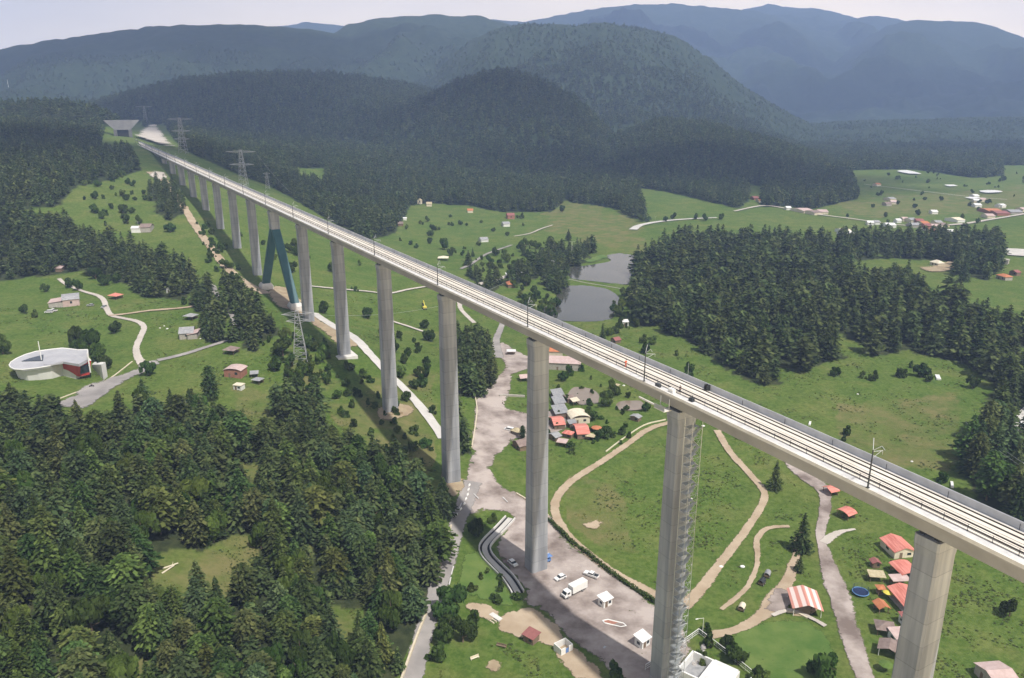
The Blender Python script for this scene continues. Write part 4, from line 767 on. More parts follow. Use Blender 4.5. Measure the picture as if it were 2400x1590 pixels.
# loose trees and bushes of the middle distance
LOOSE = [([(600,810),(680,765),(740,790),(790,830),(780,900),(700,930),(640,890)], 8.5, 6.5, 'on the shrubby bank in front of the teal pier'), ([(900,790),(1010,800),(1020,1010),(950,940),(900,850)], 10, 6, 'on the slope left of the tall pier'), ([(170,430),(330,400),(350,500),(420,560),(330,580),(200,510)], 24, 6, 'scattered over the upper left meadow'), ([(900,520),(1090,490),(1260,520),(1240,600),(1100,620),(960,600)], 42, 5.5, 'scattered over the far meadow'), ([(1225,690),(1300,700),(1320,735),(1280,760),(1235,740)], 8.5, 6.5, 'on the near shore of the lower pond'), ([(1440,690),(1490,680),(1490,780),(1425,790),(1430,740)], 10, 6, 'between the lower pond and the right wood'), ([(1140,600),(1320,560),(1330,640),(1200,690),(1130,680)], 15, 7.5, 'around the houses left of the ponds'), ([(1960,410),(2420,400),(2420,560),(1960,520)], 62, 6, 'in the far fields of the right valley'), ([(440,560),(560,700),(600,680),(470,520)], 14, 5, 'beside the earth track under the far piers'), ([(620,520),(860,620),(880,700),(700,660),(620,590)], 26, 7, 'behind the far piers'), ([(1500,800),(1640,830),(1700,900),(1600,890),(1500,840)], 26, 4.5, 'on the meadow behind the deck'), ([(1880,870),(2280,850),(2270,930),(1950,900)], 22, 5, 'along the foot of the right wood'), ([(1560,1460),(1650,1480),(1780,1590),(1700,1620)], 9, 3.5, 'round the construction pit')]
for P, spc, h0, zn in LOOSE:
    x, y, z, px, py, zc = scatter(P, spc)
    for i in range(len(x)):
        if random.random() < .25: continue
        h = h0 * random.uniform(.5, 1.5); b_ = h < 4.6; tone, tint = random.choice([('dark', (.68, .78, .66, 1)), ('dull green', (.9, .95, .78, 1)), ('light green', (1.2, 1.2, .85, 1))])
        for c_ in range(random.choice((1, 1, 2, 3))):
            dx, dy = (random.gauss(0, h * .7), random.gauss(0, h * .7)) if c_ else (0, 0); hc = h * (random.uniform(.4, .85) if c_ else 1); b_ = hc < 4.6; xc, yc = x[i] + dx, y[i] + dy
            plant('shrub' if b_ else 'broadleaf_tree', (xc, yc, float(H(xc, yc)), hc, hc * random.uniform(.38, .66)), random.choice(BUSH if b_ else BROAD), random.choice(TR_B), tint, f'{tone} {"bush" if b_ else "tree"} {zn}', 'shrub' if b_ else 'tree', 'bushes and trees ' + zn)
for s in SH:
    zn = 'on the bank under the viaduct' if s[4] < 1000 and s[5] > 750 else ('on the green island beside the drainage channel' if s[5] > 1300 else ('in the village gardens under the deck' if s[4] > 1260 else 'beside the earth track' if s[4] < 600 else 'in the ditch left of the yard'))
    plant('shrub', (s[0], s[1], s[2], s[3], s[3] * random.uniform(.5, .75)), random.choice(BUSH), random.choice(TR_B), random.choice([(.9, 1, .8, 1), (1.1, 1.1, .9, 1), (.75, .9, .75, 1)]), ('low green shrub ' if s[3] < 3.4 else 'tall green shrub ') + zn, 'shrub', 'shrubs ' + zn)
# hedge between the yard and the loop track
a = np.array([(1288,1222),(1310,1245),(1335,1268),(1365,1292),(1400,1320),(1435,1348),(1470,1372),(1505,1395),(1535,1415)], float); g = ground(a[:, 0], a[:, 1]); Q = resample(g[:, :2], .55); rg = np.random.RandomState(5); cs = []; us = []; vs = []; tn = []
for q in Q:
    hh = 1.1 + 1.1 * vnoise(np.array([q[0] / 5]), np.array([q[1] / 5]), 8)[0]
    for k in range(26):
        d = rg.normal(size=3); d /= np.linalg.norm(d); p = np.array([q[0], q[1], float(H(q[0], q[1])) + hh * .5]) + d * np.array([.9, .9, hh * .55]) * rg.uniform(.5, 1.1); t = rg.normal(size=3); t /= np.linalg.norm(t); b = np.cross(t, d); cs.append(p); us.append(t * .28); vs.append(b * .2); tn.append(rg.uniform(0, .7))
o = bpy.data.objects.new('hedge', quads(np.array(cs), np.array(us), np.array(vs), tn, 'leaf', 'hedge')); C.objects.link(o); o.color = (.75, .85, .7, 1); tag(o, 'ragged dark hedge between the gravel yard and the loop track', 'hedge')

# grass tufts and weeds over the near meadows: nobody could count them
def tuft_mesh(seed):
    rg = np.random.RandomState(seed); cs = []; us = []; vs = []; tn = []
    for k in range(16):
        a = rg.uniform(0, 6.28); d = rg.uniform(0, .8); n = np.array([math.cos(a) * .6, math.sin(a) * .6, .7]); t = np.array([-math.sin(a), math.cos(a), 0]); cs.append((d * math.cos(a), d * math.sin(a), rg.uniform(.1, .6))); us.append(t * rg.uniform(.2, .4)); vs.append(n * rg.uniform(.15, .4)); tn.append(rg.uniform(0, 1))
    return quads(np.array(cs), np.array(us), np.array(vs), tn, 'weed', 'tuft')
M['weed'] = foliage('weeds', (.13, .18, .045), (.23, .25, .09), .6)
occ = set()
for v in OCC:
    if len(v):
        for i, j in np.floor(v[np.hypot(v[:, 0], v[:, 1]) < 620] / 2.5).astype(int): occ.update(((i, j), (i + 1, j), (i - 1, j), (i, j + 1), (i, j - 1)))
n_ = 260000; r_ = 95 * (560 / 95) ** np.random.uniform(0, 1, n_); a_ = np.random.uniform(-R(40), R(40), n_); x = r_ * np.sin(a_); y = r_ * np.cos(a_)
z = H(x, y); f_ = cover(x, y, z); dn_ = fbm(x / 9, y / 9, 81, 4); k_ = (f_ < .5) & (dn_ + np.random.uniform(-.2, .2, n_) > .63)
k_ &= np.array([(int(i), int(j)) not in occ for i, j in zip(np.floor(x / 2.5), np.floor(y / 2.5))])
for P in PXY.values(): k_ &= ~inpoly(x, y, P)
x, y, z, r_ = x[k_], y[k_], z[k_], r_[k_]; g2 = ng.copy(); g2.name = 'weed_scatter'
tp = [bpy.data.objects.new('tuft_kind', tuft_mesh(q)) for q in (1, 2, 3, 4)]
for q, p_ in zip([n for n in g2.nodes if n.bl_idname == 'GeometryNodeObjectInfo'], tp): q.inputs['Object'].default_value = p_
me = bpy.data.meshes.new('ground_cover'); me.vertices.add(len(x)); me.vertices.foreach_set('co', np.stack([x, y, z], 1).astype(np.float32).ravel())
s_ = np.random.uniform(.12, .42, len(x)) * (.8 + r_ / 600); me.attributes.new('size', 'FLOAT_VECTOR', 'POINT').data.foreach_set('vector', np.stack([s_, s_, s_ * np.random.uniform(.35, .8, len(x))], 1).astype(np.float32).ravel())
rot = np.zeros((len(x), 3), np.float32); rot[:, 2] = np.random.uniform(0, 6.28, len(x)); me.attributes.new('turn', 'FLOAT_VECTOR', 'POINT').data.foreach_set('vector', rot.ravel()); me.attributes.new('kind_index', 'INT', 'POINT').data.foreach_set('value', np.random.randint(0, 4, len(x)).astype(np.int32))
o = bpy.data.objects.new('ground_cover', me); C.objects.link(o); md = o.modifiers.new('scatter', 'NODES'); md.node_group = g2; tag(o, 'tufts of grass and weeds over the meadows', 'grass', kind='stuff')
# ------------------------------------------------------------------ buildings, shelters, vehicles, people, small things
def at(px, py):
    g = ground(float(px), float(py)); return (float(g[0]), float(g[1]), float(g[2]))
def gable(mb, w, d, z, rh, ov=.4, th=.12):
    """two roof slopes, ridge along y"""
    for s in (-1, 1):
        a = [(0, z + rh), (s * (w / 2 + ov), z - rh * ov / (w / 2))]
        mb.loft([[(a[0][0], y, a[0][1]), (a[1][0], y, a[1][1]), (a[1][0], y, a[1][1] + th), (a[0][0], y, a[0][1] + th)] for y in (-d / 2 - ov, d / 2 + ov)])
def barrel(mb, w, d, z, rh, ov=.4, th=.12, n=8):
    rings = []
    for y in (-d / 2 - ov, d / 2 + ov):
        o = [((w / 2 + ov) * math.sin(t), y, z + rh * (math.cos(t) - math.cos(1.2)) / (1 - math.cos(1.2))) for t in np.linspace(-1.2, 1.2, n)]
        o = [((w / 2 + ov) * math.sin(t) / math.sin(1.2), y, q[2]) for q, t in zip(o, np.linspace(-1.2, 1.2, n))]
        rings.append(o + [(q[0], y, q[2] - th) for q in o[::-1]])
    mb.loft(rings)
def hip(mb, w, d, z, rh, ov=.4, rl=0):
    a, b = w / 2 + ov, d / 2 + ov; base = [(-a, -b, z), (a, -b, z), (a, b, z), (-a, b, z)]; k = len(mb.v)
    top = [(-rl / 2, 0, z + rh), (rl / 2 + .001, 0, z + rh)] if rl else [(0, 0, z + rh)]
    mb.v += base + top; mb.f.append((k + 3, k + 2, k + 1, k)); mb.mi.append(mb.m)
    fs = [(k, k + 1, k + 5, k + 4), (k + 1, k + 2, k + 5), (k + 2, k + 3, k + 4, k + 5), (k + 3, k, k + 4)] if rl else [(k + i, k + (i + 1) % 4, k + 4) for i in range(4)]
    for f in fs: mb.f.append(f); mb.mi.append(mb.m)
def house(name, label, px, py, w, d, h, rh, ang, roofm, wallm, rt='gable', cat='house', group=None, nwin=2, door=True, open_=False, base=None):
    """ang: degrees the ridge/long axis (y) is turned from straight ahead; front is the -y end"""
    x, y, z = at(px, py); e = empty(name, (x, y, z), R(-ang), label, cat, group)
    if open_:
        for sx in (-1, 1):
            for sy in (-1, 1):
                mb = MB(); mb.box(sx * (w / 2 - .15), sy * (d / 2 - .15), -.4, .16, .16, h + .4); mb.build('post', 'wood' if open_ is True else open_, e)
        if base: mb = MB(); mb.box(0, 0, -.4, w - .4, d - .4, .55); mb.build('floor', base, e)
        if rt == 'gable' and d > 7: mb = MB(); mb.box(0, d / 2 - .35, .16, w - .5, .15, h - .4); mb.build('wall', wallm, e)
        elif wallm: mb = MB(); mb.box(0, d / 2 - .3, .16, w - .5, .12, 1.0); mb.build('wall', wallm, e)
    else:
        mb = MB(); mb.box(0, 0, -.8, w, d, h + .8)
        if rt == 'gable':
            for yy in (-d / 2, d / 2): mb.loft([[(-w / 2, yy + q, h), (w / 2, yy + q, h), (0, yy + q, h + rh - .01)] for q in (-.002, .002)])
        mb.build('wall', wallm, e)
        if door: mb = MB(); mb.box(-w * .18, -d / 2 - .03, 0, 1.0, .06, min(2.1, h - .3)); mb.build('door', 'wood', e)
        for i in range(nwin):
            s = (1, 0) if i % 2 == 0 else (0, 1)
            mb = MB()
            if i == 0: mb.box(w * .22, -d / 2 - .025, h * .4, min(1.4, w * .3), .05, h * .35)
            elif i == 1: mb.box(-w / 2 - .025, 0, h * .4, .05, min(1.5, d * .4), h * .35)
            else: mb.box(w / 2 + .025, d * .1 * (i - 2), h * .4, .05, min(1.2, d * .3), h * .35)
            mb.build('window', 'glass', e)
    mb = MB(); zz = h + (.0 if open_ else .003)
    if rt == 'gable': gable(mb, w, d, zz, rh)
    elif rt == 'barrel': barrel(mb, w, d, zz, rh)
    elif rt == 'hip': hip(mb, w, d, zz, rh, .45, max(0, w - d) if w > d + 1 else 0)
    elif rt == 'shed': mb.loft([[(-w / 2 - .35, yy, q), (w / 2 + .35, yy, q), (w / 2 + .35, yy, q + .14), (-w / 2 - .35, yy, q + .14)] for yy, q in ((-d / 2 - .4, zz), (d / 2 + .4, zz + rh))])
    elif rt == 'flat': mb.box(0, 0, zz, w + .5, d + .5, .22)
    mb.build('roof', roofm, e); return e
H_ = house
# --- right hand huts below the bridge
H_('picnic_hut', 'small red roofed open hut highest up the gravel lane, touching the bridge edge', 1946, 1158, 4.6, 3.6, 2.3, 1.0, 70, 'red', 'wood', 'gable', 'hut', open_=True)
H_('picnic_hut', 'red curved-roof open hut, second down the gravel lane', 1982, 1212, 5.0, 4.2, 2.3, 1.0, 60, 'red', 'wood', 'barrel', 'hut', open_=True)
H_('picnic_hut', 'red gabled pavilion with pale front wall, alone on the grass beside the nearest pier', 2102, 1292, 7.2, 8.6, 2.6, 1.4, -6, 'red', 'cream', 'gable', 'pavilion', nwin=3)
H_('pavilion', 'red roofed open shelter between the gabled pavilion and the largest red roof', 2119, 1348, 6.2, 6.6, 2.6, .8, -8, 'red', 'wood', 'barrel', 'pavilion', open_=True)
H_('lean_to', 'low pink lean-to roof joining the two red shelters', 2106, 1370, 5.2, 2.6, 2.2, .4, -4, 'pink', 'wood', 'shed', 'lean-to', open_=True)
H_('pavilion', 'largest red gabled shelter with white posts left of the nearest pier', 2124, 1415, 7.0, 9.4, 2.8, 1.1, -3, 'red', 'wood', 'gable', 'pavilion', open_='white', base='stone')
H_('stall', 'small dark red stall with a white front board below the largest red shelter', 2126, 1462, 3.8, 3.0, 2.3, .5, -3, 'maroon', 'white', 'shed', 'stall')
H_('thatched_hut', 'grey-brown hip roofed hut at the left of the lower hut row', 2072, 1482, 4.6, 4.2, 2.2, 1.3, 15, 'brown', 'wood', 'hip', 'hut', open_=True)
H_('stall', 'pinkish flat-roofed stall with white edges beside the nearest pier', 2110, 1502, 5.2, 4.4, 2.4, .3, -4, 'pink', 'white', 'shed', 'stall')
H_('thatched_hut', 'brown slab-roofed hut at the bottom of the hut row, left one', 2082, 1532, 5.0, 4.4, 2.4, .9, 30, 'brown', 'wood', 'gable', 'hut', open_='white')
H_('thatched_hut', 'brown slab-roofed hut at the bottom of the hut row, right one', 2113, 1535, 4.0, 4.4, 2.4, .8, 20, 'brown', 'wood', 'gable', 'hut', open_=True)
H_('play_hut', 'tiny square orange-roofed play tower beside the trampoline', 2062, 1392, 1.9, 1.9, 2.4, .5, 0, 'orange', 'wood', 'hip', 'play hut', open_=True, base='wood')
H_('play_hut', 'play hut with half orange half pink roof below the orange play tower', 2064, 1432, 3.0, 3.4, 2.2, .8, -5, 'orange', 'wood', 'gable', 'play hut', open_=True)
H_('shed', 'little maroon roofed shed above the tan awning', 2050, 1328, 2.4, 2.2, 2.0, .6, 0, 'maroon', 'wood', 'gable', 'shed', nwin=1)
H_('awning', 'tan cloth awning over a dark stall above the trampoline', 2052, 1360, 4.4, 2.8, 2.1, .4, 8, 'tan', 'wood', 'shed', 'awning', open_=True)
H_('barn', 'big open barn with red and white striped roof beside the gravel lane', 1884, 1425, 8.2, 9.6, 3.0, 1.5, 9, 'strips', 'wood', 'gable', 'barn', open_='white', base='bare')
H_('house', 'grey roofed house cut by the bottom edge at the far right', 2335, 1600, 8.5, 6.5, 2.8, 1.2, 84, 'pink', 'stone', 'gable', nwin=3)
# --- yard
H_('shed', 'maroon roofed dark shed at the lower left of the gravel yard', 1245, 1502, 3.6, 3.0, 2.2, .5, 40, 'maroon', 'wood', 'shed', 'shed', nwin=1)
H_('food_booth', 'white food booth with an open hatch in the middle of the yard', 1418, 1418, 3.4, 2.6, 2.6, .5, -35, 'whiteroof', 'white', 'shed', 'booth', nwin=2)
H_('ticket_kiosk', 'white kiosk with a slanted skylight roof next to the thickest pier', 1505, 1512, 3.4, 2.8, 2.6, .7, -40, 'whiteroof', 'white', 'shed', 'kiosk', nwin=2)
x, y, z = at(1320, 1525); e = empty('roofless_shed', (x, y, z), R(35), 'roofless white walled shed with a dark doorway beside the earth track', 'shed')
mb = MB()
for bx, by, sx, sy in ((0, 1.6, 4.2, .2), (-2.0, 0, .2, 3.0), (2.0, 0, .2, 3.0), (-1.3, -1.6, 1.6, .2), (1.4, -1.6, 1.4, .2)): mb.box(bx, by, -.3, sx, sy, 2.6)
mb.build('wall', 'white', e); mb = MB(); mb.box(0, 0, -.2, 3.7, 2.9, .25); mb.build('floor', 'grey', e); mb = MB(); mb.box(.1, -1.6, -.1, 1.0, .08, 1.9); mb.build('door', 'blue', e)
# planter edged in white with red earth
x, y, z = at(1440, 1462); e = empty('planter', (x, y, z), R(-22), 'long hexagonal planter of red earth with white kerbs in the yard', 'planter'); P = [(-3.6, -.2), (-2.2, .95), (2.4, .95), (3.6, .1), (2.2, -.95), (-2.6, -.95)]
mb = MB()
for i in range(6):
    a, b = P[i - 1], P[i]; mb.tube((a[0], a[1], .15), (b[0], b[1], .15), .2, .2, 6)
mb.build('kerb', 'white', e); mb = MB(); mb.prism([(p[0] * .95, p[1] * .9) for p in P], -.1, .16); mb.build('soil', 'brick', e)
def slab(name, label, px, py, w, d, h, ang, m, cat): x, y, z = at(px, py); mb = MB(); mb.box(0, 0, -.1, w, d, h + .1); o = mb.build(name, m, None, bevel=.03); o.location = (x, y, z); o.rotation_euler = (0, 0, R(-ang)); return tag(o, label, cat)
slab('panel', 'pale flat panel lying in the bridge shadow on the yard', 1423, 1520, 2.2, 1.1, .12, 30, 'silver', 'panel')
slab('concrete_block', 'white concrete slab on the grass just past the far deck edge', 2231, 1138, 5, 1.0, .7, -65, 'white', 'slab')
slab('concrete_block', 'white slab on the grass above the middle of the near deck', 1898, 994, 4.2, .9, .6, -65, 'white', 'slab')
slab('concrete_block', 'white plinth by the bushes at the foot of the right wood', 2198, 886, 7, 2.2, .8, -70, 'white', 'slab')
def bench(label, px, py, ang, m='wood', L=2.4):
    x, y, z = at(px, py); e = empty('bench', (x, y, z), R(-ang), label, 'bench'); mb = MB(); mb.box(0, 0, .42, L, .5, .08); mb.build('seat', m, e); mb = MB(); mb.box(0, .28, .55, L, .07, .5); mb.build('backrest', m, e)
    for s in (-1, 1): mb = MB(); mb.box(s * (L / 2 - .15), 0, -.1, .1, .45, .52); mb.build('leg', m, e)
bench('pale wooden bench on the lawn at the bottom left of the yard', 1113, 1545, -30, 'cream', 2.6); bench('dark picnic bench on the lawn left of the maroon shed', 1175, 1517, 20, 'wood', 3)
x, y, z = at(1150, 1452); e = empty('footbridge', (x, y, z), R(-45), 'short pale concrete culvert slab with two beams beside the yard', 'footbridge'); mb = MB(); mb.box(.5, 1.6, -.4, 4.2, 1.6, .9); mb.build('deck', 'cornice', e)
for k in (-.4, .5): mb = MB(); mb.box(-.6, k * 1.1 - .3, -.4, 5.6, .35, .75); mb.build('beam', 'kerb', e)
# --- village under the bridge
H_('restaurant', 'long pale grey restaurant with white doors half hidden by the deck', 1322, 862, 19, 10, 4.2, .9, 8, 'pink', 'stone', 'shed', 'restaurant', nwin=3)
H_('house', 'orange tiled gable just behind the long restaurant', 1300, 838, 11, 9, 5.5, 2.2, 95, 'orange', 'cream', 'gable', nwin=2)
for k, (px, py, w, d, lab) in enumerate(((1306, 932, 9, 5, 'grey sheet-roofed shack farthest back in the shack cluster'), (1309, 950, 10, 5, 'grey sheet-roofed shack in the middle of the shack cluster'), (1312, 972, 11, 6, 'grey sheet-roofed shack right behind the red roofs'))): H_('shack', lab, px, py, w, d, 2.6, .7, 82, 'grey', 'wood', 'shed', 'shack', nwin=1)
H_('barrel_hall', 'cream barrel-roofed hall beside the grey-green willow', 1355, 986, 9.0, 8.5, 3.0, 1.6, -12, 'cream', 'cream', 'barrel', 'hall', nwin=2)
H_('house', 'red roofed cottage against the right face of the tall pier', 1306, 998, 10, 5, 2.6, 1.4, 80, 'red', 'wood', 'gable', nwin=2)
H_('cabin', 'long red roofed cabin with dark front next to the orange parasol', 1362, 1018, 11.5, 5.5, 2.7, 1.5, 84, 'red', 'wood', 'gable', 'cabin', nwin=3)
H_('hut', 'small red hut in front of the long red cabin', 1332, 1024, 4.2, 3.4, 2.1, 1.2, 30, 'red', 'wood', 'hip', 'hut', nwin=1)
H_('hut', 'tan thatched hut just below the orange parasol', 1384, 1030, 3.4, 3.0, 2.0, 1.0, 20, 'tan', 'wood', 'hip', 'hut', open_=True)
H_('hut', 'brown pitched hut left of the tall pier, behind the minivan', 1220, 1050, 6.5, 4.5, 2.4, 1.6, 60, 'brown', 'wood', 'gable', 'hut', nwin=1)
H_('kiosk', 'white flat-roofed kiosk on the green island in the lane', 1198, 832, 5.0, 3.6, 2.6, .4, 0, 'whiteroof', 'wood', 'flat', 'kiosk', open_=True)
H_('hut', 'pinkish gabled hut on the lawn left of the tall pier', 1226, 892, 4.6, 4.0, 2.3, 1.2, 75, 'pink', 'wood', 'gable', 'hut', open_=True)
H_('hut', 'small red-brown hut on the meadow beside the round bush', 1443, 803, 5.2, 4.2, 2.3, 1.2, 60, 'maroon', 'wood', 'gable', 'hut', nwin=1)
H_('shed', 'white shed on the meadow below the lower pond', 1465, 763, 3.8, 5.0, 3.0, .5, 0, 'whiteroof', 'white', 'shed', 'shed', nwin=1)
H_('longhouse', 'long white-roofed house left of the upper pond', 1212, 652, 19, 7.5, 3.2, .8, -6, 'whiteroof', 'dark', 'shed', 'house', nwin=1)
H_('hut', 'orange roofed hut in front of the long white-roofed house', 1197, 672, 9, 6, 2.8, 2.0, 80, 'orange', 'wood', 'hip', 'hut', nwin=2)
H_('gazebo', 'pale rimmed gazebo on the far meadow above the deck', 1039, 610, 9, 8, 2.6, 1.5, 0, 'cream', None, 'hip', 'gazebo', open_=True)
H_('house', 'grey roofed house in the middle of the far meadow', 1133, 566, 10, 8, 2.6, 2.0, 70, 'grey', 'white', 'gable', nwin=2)
H_('house', 'white walled house with grey roof near the top of the far meadow', 1185, 530, 11, 8, 3.4, 1.8, 75, 'grey', 'white', 'gable', nwin=2)
H_('house', 'red walled house with white trim behind the white walled house', 1196, 512, 13, 9, 4.5, 2.2, 80, 'maroon', 'brick', 'gable', nwin=3)
H_('house', 'pale house with orange roof against the forest edge of the far meadow', 1102, 498, 10, 7, 3, 1.8, 85, 'orange', 'cream', 'gable', nwin=2)
H_('house', 'long tan house at the upper left of the far meadow', 1006, 482, 16, 7, 3, 1.8, 85, 'tan', 'cream', 'gable', nwin=2)
H_('shed', 'narrow pale shed left of the long tan house', 984, 478, 5, 5, 5, 2, 20, 'tan', 'cream', 'gable', 'shed', nwin=1)
H_('shed', 'white shed at the forest edge left of the far meadow trees', 949, 516, 6, 4, 2.5, .8, 80, 'whiteroof', 'white', 'gable', 'shed', nwin=1)
H_('shed', 'brown roofed barn at the forest edge below the white shed', 939, 528, 13, 6, 2.6, 1.4, 82, 'brown', 'wood', 'gable', 'barn', nwin=1)
H_('cabin', 'dark cabin with a pale jetty at the head of the upper pond', 1384, 588, 8, 6, 2.6, 1.8, 60, 'brown', 'wood', 'gable', 'cabin', nwin=1)
H_('hut', 'white peaked hut on the pale field right of the wood', 2196, 622, 10, 7, 2.6, 2.4, 75, 'cream', 'cream', 'hip', 'hut', nwin=2)
H_('house', 'orange hip-roofed house on the right meadow near the photo edge', 2353, 655, 10, 7, 3, 1.8, 80, 'orange', 'stone', 'hip', nwin=2)
H_('house', 'dark small house just right of the orange hip-roofed house', 2378, 645, 7, 5, 3, 1.4, 70, 'maroon', 'wood', 'gable', nwin=1)
H_('ruin', 'pale roofless stone walls on the right meadow above the orange-roofed house', 2350, 618, 9, 7, 4, .01, 40, 'stone', 'stone', 'flat', 'ruin', nwin=1)
# --- left meadow
H_('farmhouse', 'farmhouse with arched grey-brown roof on the left meadow', 168, 712, 14, 9, 4.2, 1.9, 62, 'grey', 'pink', 'barrel', nwin=3)
H_('annex', 'low pinkish annex joined to the left of the arched farmhouse', 138, 716, 11, 9, 3.0, 1.0, 70, 'pink', 'stone', 'shed', 'annex', nwin=2)
H_('picnic_hut', 'bright red hexagonal hut alone on the left meadow', 272, 700, 6.5, 5.5, 2.3, 1.5, 20, 'red', 'wood', 'hip', 'hut', open_=True)
H_('tipi_hut', 'grey peaked hut at the forest edge of the left meadow', 370, 672, 7.5, 7, 1.6, 3.0, 30, 'grey', 'wood', 'hip', 'hut', nwin=0)
H_('cottage', 'small white and grey cottage by the forest edge of the left meadow', 404, 686, 5, 5, 3, 1.6, 10, 'grey', 'white', 'gable', nwin=2)
H_('gazebo', 'grey round-roofed gazebo right of the earthy path end', 448, 748, 6, 5.5, 2.3, 1.3, 15, 'grey', 'wood', 'hip', 'gazebo', open_=True)
H_('farmhouse', 'grey roofed farmhouse beside the big bushy conifer', 440, 788, 11, 7, 3.2, 2.0, 75, 'grey', 'stone', 'gable', nwin=3)
H_('shed', 'low grey wing in front of the grey roofed farmhouse', 455, 790, 8, 5, 2.4, 1.0, 80, 'pink', 'stone', 'shed', 'shed', nwin=1)
H_('gazebo', 'grey-brown pyramid-roofed gazebo right of the lane', 543, 828, 6, 5.5, 2.3, 1.7, 15, 'brown', 'wood', 'hip', 'gazebo', open_=True)
H_('brick_house', 'brick house with curved pinkish roof on the lower lawn', 553, 880, 8.5, 6.5, 3.6, 1.0, 8, 'pink', 'brick', 'barrel', nwin=2)
H_('shelter', 'white box shelter on the lawn below the brick house', 561, 912, 4.0, 3.2, 2.2, .3, 15, 'cream', 'white', 'flat', 'shelter', nwin=1)
H_('hut', 'grey round hut on the lawn right of the brick house', 605, 898, 4.0, 3.6, 2.0, .9, 20, 'grey', 'wood', 'hip', 'hut', open_=True)
H_('hut', 'weathered hut above the grey round hut', 597, 882, 4.4, 3.2, 2.0, .8, 75, 'grey', 'wood', 'gable', 'hut', open_=True)
H_('cabin', 'white roofed cabin hidden among the pines below the road', 423, 962, 5.5, 4.5, 2.6, 1.4, 40, 'whiteroof', 'white', 'gable', nwin=1)
H_('cabin', 'white roof poking out of the pines at the bottom edge', 178, 1612, 5, 4.5, 3.0, 1.0, 20, 'cream', 'cream', 'shed', nwin=0)
H_('house', 'white half of the house pair on the upper left meadow', 322, 542, 9, 7, 3, 1.2, 80, 'whiteroof', 'white', 'gable', nwin=2)
H_('house', 'brown roofed half of the house pair on the upper left meadow', 345, 540, 13, 8, 3.4, 2.0, 80, 'brown', 'stone', 'gable', nwin=2)
H_('shed', 'pale barn with red sheet roof at the forest edge above the farmhouse', 146, 632, 11, 4, 2.0, .8, 88, 'pink', 'wood', 'gable', 'shed', nwin=1)
# --- distant village
rg = random.Random(3)
VIL = [(1768,468,'maroon','brick',13),(1782,474,'orange','cream',14),(1796,473,'brown','cream',12),(1835,473,'whiteroof','white',9),(1846,492,'whiteroof','white',9),(1880,497,'pink','cream',28),(1905,502,'brown','cream',22),(1925,500,'pink','cream',20),(1975,545,'cream','white',16),(1982,552,'whiteroof','white',18),(2038,527,'whiteroof','white',10),(2052,526,'grey','white',9),(2083,532,'whiteroof','white',17),(2103,522,'whiteroof','white',8),(2118,518,'pink','cream',10),(2133,520,'grey','cream',14),(2140,532,'grey','stone',16),(2152,522,'maroon','brick',14),(2163,528,'orange','cream',13),(2172,534,'maroon','brick',15),(2178,544,'brick','brick',18),(2165,545,'whiteroof','white',10),(2188,535,'pink','cream',12),(2195,526,'grey','cream',12),(2205,532,'brown','cream',16),(2237,519,'cream','white',20),(2222,548,'whiteroof','white',15),(2245,548,'whiteroof','white',13),(2320,498,'orange','brick',32),(2340,503,'maroon','brick',28),(2315,510,'pink','cream',16),(2372,500,'grey','stone',26),(2395,495,'pink','cream',14),(2187,501,'whiteroof','white',11),(2283,463,'whiteroof','white',12),(2286,474,'whiteroof','cream',13),(2288,485,'whiteroof','white',14),(2345,486,'whiteroof','white',11),(2340,486,'grey','white',8),(2085,470,'grey','cream',16),(2093,478,'pink','cream',14),(2078,482,'brown','stone',12),(2300,472,'pink','cream',12),(1955,436,'grey','white',8),(1940,422,'grey','white',8),(2055,436,'orange','cream',12)]
CN = {'maroon': 'dark red', 'orange': 'orange', 'brown': 'brown', 'whiteroof': 'white', 'pink': 'pinkish', 'grey': 'grey', 'cream': 'cream', 'brick': 'brick red'}
def where(px, py):
    if px < 1830: return 'at the mountain foot left of the valley'
    if px < 1940: return 'in the low row below the dark mountain'
    if py < 490 and px < 2120: return 'on the far fields near the mountain'
    if px < 2000: return 'poking out behind the right wood'
    if px > 2300 and py > 490: return 'at the right end of the valley road'
    if py < 495: return 'out on the far fields'
    return 'in the village behind the right wood'
for px, py, rm, wm, w in VIL: H_('village_house', f'far {"long " if w > 19 else ("little " if w < 10 else "")}{CN[rm]} roofed house {where(px, py)}', px, py, w, w * .5 + 2, 3.2, 1.7, rg.uniform(70, 100), rm, wm, 'gable', group='houses of the far village', nwin=0, door=False)
# --- the red and white building at the left edge
zb = at(130, 893)[2]; e = empty('visitor_centre', (*hit_plane(130, 880, zb), zb), 0, 'white curved building with a projecting red box at the left edge', 'building'); ox, oy = e.location.x, e.location.y
def pz(pts, z): return [(float(q[0]) - ox, float(q[1]) - oy) for q in (hit_plane(a, b, zb + z) for a, b in pts)]
k = 4.7525; f = lambda L_: [(a / k, 600 + b / k) for a, b in L_]
roof = pz(f([(102,1215),(115,1240),(160,1262),(250,1268),(400,1252),(560,1225),(700,1180),(880,1212),(1010,1165),(985,1140),(975,1045),(870,1048),(780,1036),(690,1028),(560,1042),(400,1065),(280,1100),(180,1145),(120,1185)]), 7)
mb = MB(); mb.prism(roof, 6.3, 7.0); mb.build('roof', 'museumroof', e)
c = np.mean(roof, 0); wall = [((p[0] - c[0]) * (.9) + c[0], (p[1] - c[1]) * .9 + c[1]) for p in roof]
mb = MB(); mb.prism([((p[0] - c[0]) * .82 + c[0], (p[1] - c[1]) * .82 + c[1]) for p in roof], -2, 6.298, wall); mb.build('wall', 'museumwhite', e)
mb = MB()
